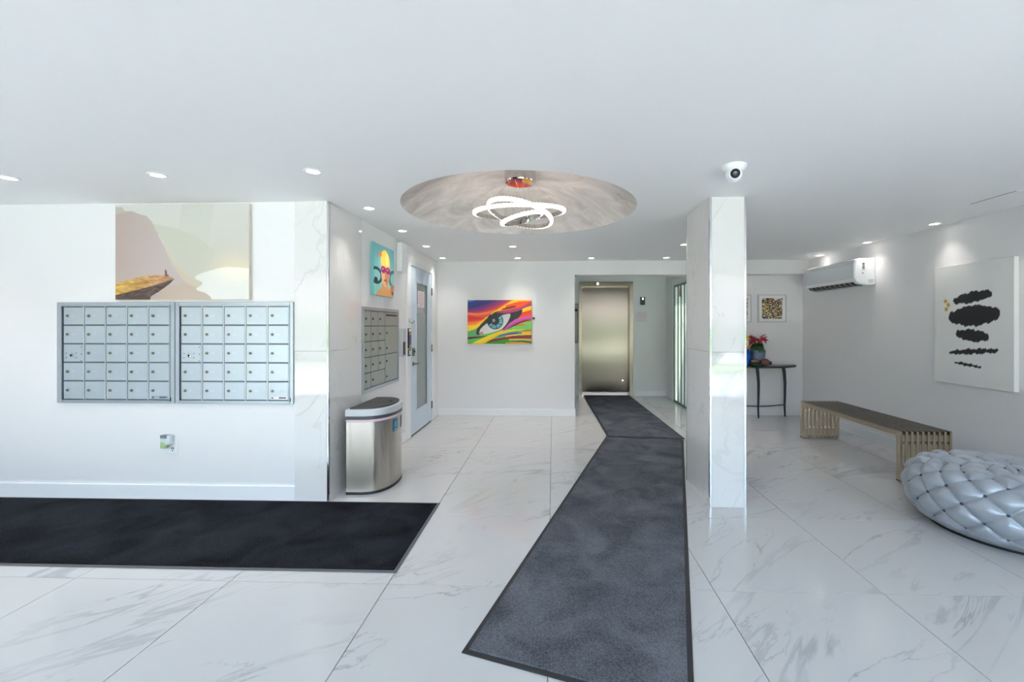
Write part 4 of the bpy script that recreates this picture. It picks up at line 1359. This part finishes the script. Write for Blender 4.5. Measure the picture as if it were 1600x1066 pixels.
obj('pipe_knockout', B(3.61, 3.665, 5.097, 5.1, 1.825, 1.865), M_LGREY, ac, bevel=.001)

# ------------------------------------------------------------------ security camera on the ceiling
sc_ = thing('security_camera', (1.06, 2.60, H_CEIL), 'white turret security camera on the ceiling before the column', 'camera')
obj('mount', MB().lathe([(0, 2.279), (.068, 2.279), (.068, 2.268), (.058, 2.252), (.045, 2.243), (0, 2.243)], (1.068, 2.60, 0), 32), M_WHITE, sc_, smooth=40)
ball = obj('ball', MB().sphere((1.062, 2.592, 2.222), .046, 28, 18), M_WHITE, sc_, smooth=180)
dirv = Vector((-.22, -1, -.16)).normalized()
def along(prof_, origin, d, n=28):
    d = d.normalized()
    u = d.cross(Vector((0, 0, 1))).normalized()
    w = d.cross(u)
    mb = MB().lathe(prof_, (0, 0, 0), n)
    return MB().add([tuple(Vector(origin) + u * p[0] + w * p[1] + d * p[2]) for p in mb.v], mb.f)
obj('bezel', along([(0, .030), (.034, .030), (.034, .042), (.029, .046), (0, .046)], (1.062, 2.592, 2.222), dirv), M_WHITE, ball, smooth=40)
obj('face', along([(0, .045), (.027, .045), (.027, .048), (0, .048)], (1.062, 2.592, 2.222), dirv), mat('camera_glass', (20, 20, 28), .08), ball)
obj('lens', along([(0, .048), (.013, .048), (.011, .051), (.006, .0495), (0, .049)], (1.062, 2.592, 2.222), dirv), mat('camera_lens', (70, 70, 84), .1), ball, smooth=40)

# ------------------------------------------------------------------ ceiling access panel
ap = thing('ceiling_panel', (3.42, 3.32, H_CEIL), 'flush white access panel in the ceiling by the right wall', 'panel')
obj('panel', B(3.245, 3.60, 3.155, 3.49, H_CEIL - .004, H_CEIL - .0005), M_CEIL, ap)
obj('panel_gap', B(3.241, 3.245, 3.155, 3.49, H_CEIL - .003, H_CEIL - .0005), mat('gap_grey', (150, 154, 158), .7), ap)

# ------------------------------------------------------------------ ring chandelier in the dome
ch = thing('ring_chandelier', (DOME[0], DOME[1], TOP_OF_DOME), 'crystal chandelier of three interlocking lit rings hanging in the dome', 'chandelier')
obj('canopy', MB().lathe([(0, TOP_OF_DOME + .01), (.128, TOP_OF_DOME + .004), (.128, 2.515), (.120, 2.507), (0, 2.507)], (DOME[0], DOME[1], 0), 48), M_CHROME, ch, smooth=40)
M_CRYS = mat('lit_crystal', (255, 248, 236), .15, emit=(255, 243, 224), estr=3.2, spec=.8)


def ring_frame(R, w, t, n=96):
    """flat band: ring in the xy plane, radius R, height w, thickness t"""
    return MB().lathe([(R - t, -w / 2), (R + t, -w / 2), (R + t, w / 2), (R - t, w / 2), (R - t, -w / 2)], (0, 0, 0), n)


def crystals(R, w, n):
    """a row of faceted bead pairs round the outside of the band"""
    mb = MB()
    for k in range(n):
        a = 2 * PI * k / n
        for s_ in (-.5, .5):
            c = (R * math.cos(a), R * math.sin(a), s_ * w * .5)
            rr = w * .30
            tang = (-math.sin(a), math.cos(a), 0)
            rad = (math.cos(a), math.sin(a), 0)
            v = [tuple(c[i] + q * rad[i] * rr for i in range(3)) for q in (-1, 1)] + [tuple(c[i] + q * tang[i] * rr for i in range(3)) for q in (-1, 1)] + [(c[0], c[1], c[2] + q * rr) for q in (-1, 1)]
            mb.add(v, [(0, 2, 4), (2, 1, 4), (1, 3, 4), (3, 0, 4), (2, 0, 5), (1, 2, 5), (3, 1, 5), (0, 3, 5)])
    return mb


from mathutils import Matrix
def tilted(mb, centre, rx, ry, rz=0.0):
    M_ = Matrix.Translation(centre) @ Matrix.Rotation(rz, 4, 'Z') @ Matrix.Rotation(ry, 4, 'Y') @ Matrix.Rotation(rx, 4, 'X')
    return MB().add([tuple(M_ @ Vector(p)) for p in mb.v], mb.f), M_


for R, c, rx, ry, rz in ((.365, (DOME[0] - .005, 3.57, 2.268), math.radians(6), math.radians(-1.5), 0), (.265, (DOME[0], 3.56, 2.252), math.radians(-8), math.radians(13), 0),
                         (.165, (DOME[0] + .02, 3.52, 2.205), math.radians(4), math.radians(-15), 0)):
    mb, M_ = tilted(ring_frame(R - .012, .034, .004), c, rx, ry, rz)
    rg = obj('ring', mb, M_CHROME, ch, smooth=40)
    mb2, _ = tilted(ring_frame(R + .003, .020, .006), c, rx, ry, rz)
    obj('light_band', mb2, M_CRYS, rg, smooth=40)
    mb3, _ = tilted(crystals(R + .009, .027, int(R * 230)), c, rx, ry, rz)
    o = obj('crystals', mb3, M_CRYS, rg, kind='stuff')
    for k in range(3):
        a = 2 * PI * k / 3 + R * 5
        p = M_ @ Vector(((R - .012) * math.cos(a), (R - .012) * math.sin(a), .016))
        q = Vector((DOME[0] + .09 * math.cos(a), DOME[1] + .09 * math.sin(a), 2.508))
        obj('wire', MB().tube([p, q], .0012, 6), M_CHROME, rg)

# ------------------------------------------------------------------ recessed ceiling lights
SPOT_W = 15.0
me_ring = mesh_from('trim_ring', MB().lathe([(.036, -.001), (.052, -.001), (.054, -.004), (.050, -.007), (.038, -.006), (.036, -.001)], (0, 0, 0), 28), M_WHITE, smooth=40)
me_lens = mesh_from('lens', MB().lathe([(0, -.0035), (.0365, -.0035), (.0365, -.0015), (0, -.0015)], (0, 0, 0), 24), M_LAMP)


def downlight(x, y, label, group, power=1.0):
    root = thing('recessed_light', (x, y, H_CEIL), label, 'ceiling light', group)
    put('trim_ring', me_ring, root, (x, y, H_CEIL))
    put('lens', me_lens, root, (x, y, H_CEIL))
    ld = bpy.data.lights.new('lamp', 'SPOT')
    ld.energy = SPOT_W * power
    ld.spot_size = math.radians(100)
    ld.spot_blend = 1.0
    ld.shadow_soft_size = 0.036
    ld.color = (1.0, 0.935, 0.875)
    lo = bpy.data.objects.new('lamp', ld)
    COL.objects.link(lo)
    lo.parent = root
    lo.location = (0, 0, -.012)


ORD = ('nearest', 'second from', 'third from', 'fourth from')
for k, (x, y) in enumerate(((-1.463, 2.61), (-2.471, 2.645), (-3.469, 2.665), (-4.47, 2.68))):
    downlight(x, y, 'recessed ceiling light before the mailbox wall, %s the marble corner' % (ORD[k] + (' to' if k == 0 else '')), 'recessed lights before the mailbox wall')
for k, (x, y) in enumerate(((-1.475, 3.449), (-1.497, 4.291), (-1.506, 5.135), (-1.545, 6.047))):
    downlight(x, y, 'recessed ceiling light along the glazed door wall, %s the marble corner' % (ORD[k] + (' to' if k == 0 else '')), 'recessed lights along the hall wall', .7)
for x, y, w_ in ((-.491, 6.082, 'just above the eye painting'), (.539, 6.115, 'at the edge of the lift alcove'), (1.579, 6.12, 'before the lift alcove, partly behind the column')):
    downlight(x, y, 'recessed ceiling light ' + w_, 'recessed lights along the back wall')
for x, y, w_ in ((-.48, 5.189, 'on the eye painting side'), (1.531, 5.13, 'on the marble column side')):
    downlight(x, y, 'recessed ceiling light between dome and back wall, ' + w_, 'recessed lights behind the dome')
for k, (x, y) in enumerate(((3.599, 5.99), (3.566, 5.059), (3.536, 4.153), (3.52, 3.25))):
    downlight(x, y, 'recessed ceiling light by the right wall, %s the console table corner' % (ORD[k] + (' to' if k == 0 else '')), 'recessed lights along the right wall', .35)

# ------------------------------------------------------------------ outdoors, seen only in reflections
struct('ground', B(-30, 30, -60, Y_FRONT - .06, -.3, -.13), mat('pavement', (204, 200, 202), .9, var=.06, vscale=2), 'pale pavement outside the shop front')
struct('ground_yard', B(X_ALC1 + .13, 12, Y_CONS + .13, 20, -.3, -.13), mat('yard_paving', (186, 190, 180), .9), 'paved yard behind the lobby')
lawn = obj('lawn', B(-27, 27, -9.4, -6.6, -.13, -.09), mat('lawn_green', (122, 148, 60), .9, var=.2, vscale=3, bump=.6, bscale=60), None, label='bright green lawn outside the shop front', cat='grass', kind='stuff')
rnd = random.Random(3)
for k in range(16):
    x = -27 + k * 3.55
    hb = MB()
    n1, n2 = 22, 12
    vv = []
    for a in range(n2 + 1):
        for b_ in range(n1):
            th, ph = 2 * PI * b_ / n1, PI * a / n2
            rr = 1 + .10 * rnd.uniform(-1, 1)
            sx = math.copysign(abs(math.sin(ph) * math.cos(th)) ** .7, math.cos(th))
            sy = math.copysign(abs(math.sin(ph) * math.sin(th)) ** .7, math.sin(th))
            vv.append((x + 1.55 * rr * sx, -10.2 + .7 * rr * sy, .75 - .9 * rr * math.copysign(abs(math.cos(ph)) ** .6, math.cos(ph)) + 0.02))
    ff = [(a * n1 + b_, a * n1 + (b_ + 1) % n1, (a + 1) * n1 + (b_ + 1) % n1, (a + 1) * n1 + b_) for a in range(n2) for b_ in range(n1)]
    obj('hedge_shrub', hb.add(vv, ff), mat('hedge_green', (70, 98, 54), .9, var=.4, vscale=6, bump=.8, bscale=18), None, smooth=30,
        label='dense clipped hedge shrub beyond the lawn', cat='shrub', group='hedge across the lawn', at=(x, -10.2, -.13))
hs = thing('house', (0, -24, -.13), 'pale pink house across the street', 'building')
obj('wall', B(-28, 28, -26, -20, -.13, 4.2), mat('house_pink', (222, 204, 196), .9), hs)
obj('roof', MB().prism([(-28.6, 4.2), (28.6, 4.2), (27, 5.2), (-27, 5.2)], -26.4, -19.6, 'y'), mat('house_roof', (196, 180, 170), .9), hs)
for k in range(9):
    xx = -24 + 6 * k
    wi = obj('window', B(xx - .8, xx + .8, -20.0, -19.95, 1.0, 2.6), M_WHITE, hs)
    obj('pane', B(xx - .7, xx + .7, -19.95, -19.93, 1.1, 2.5), mat('house_glass', (90, 104, 112), .1), wi)
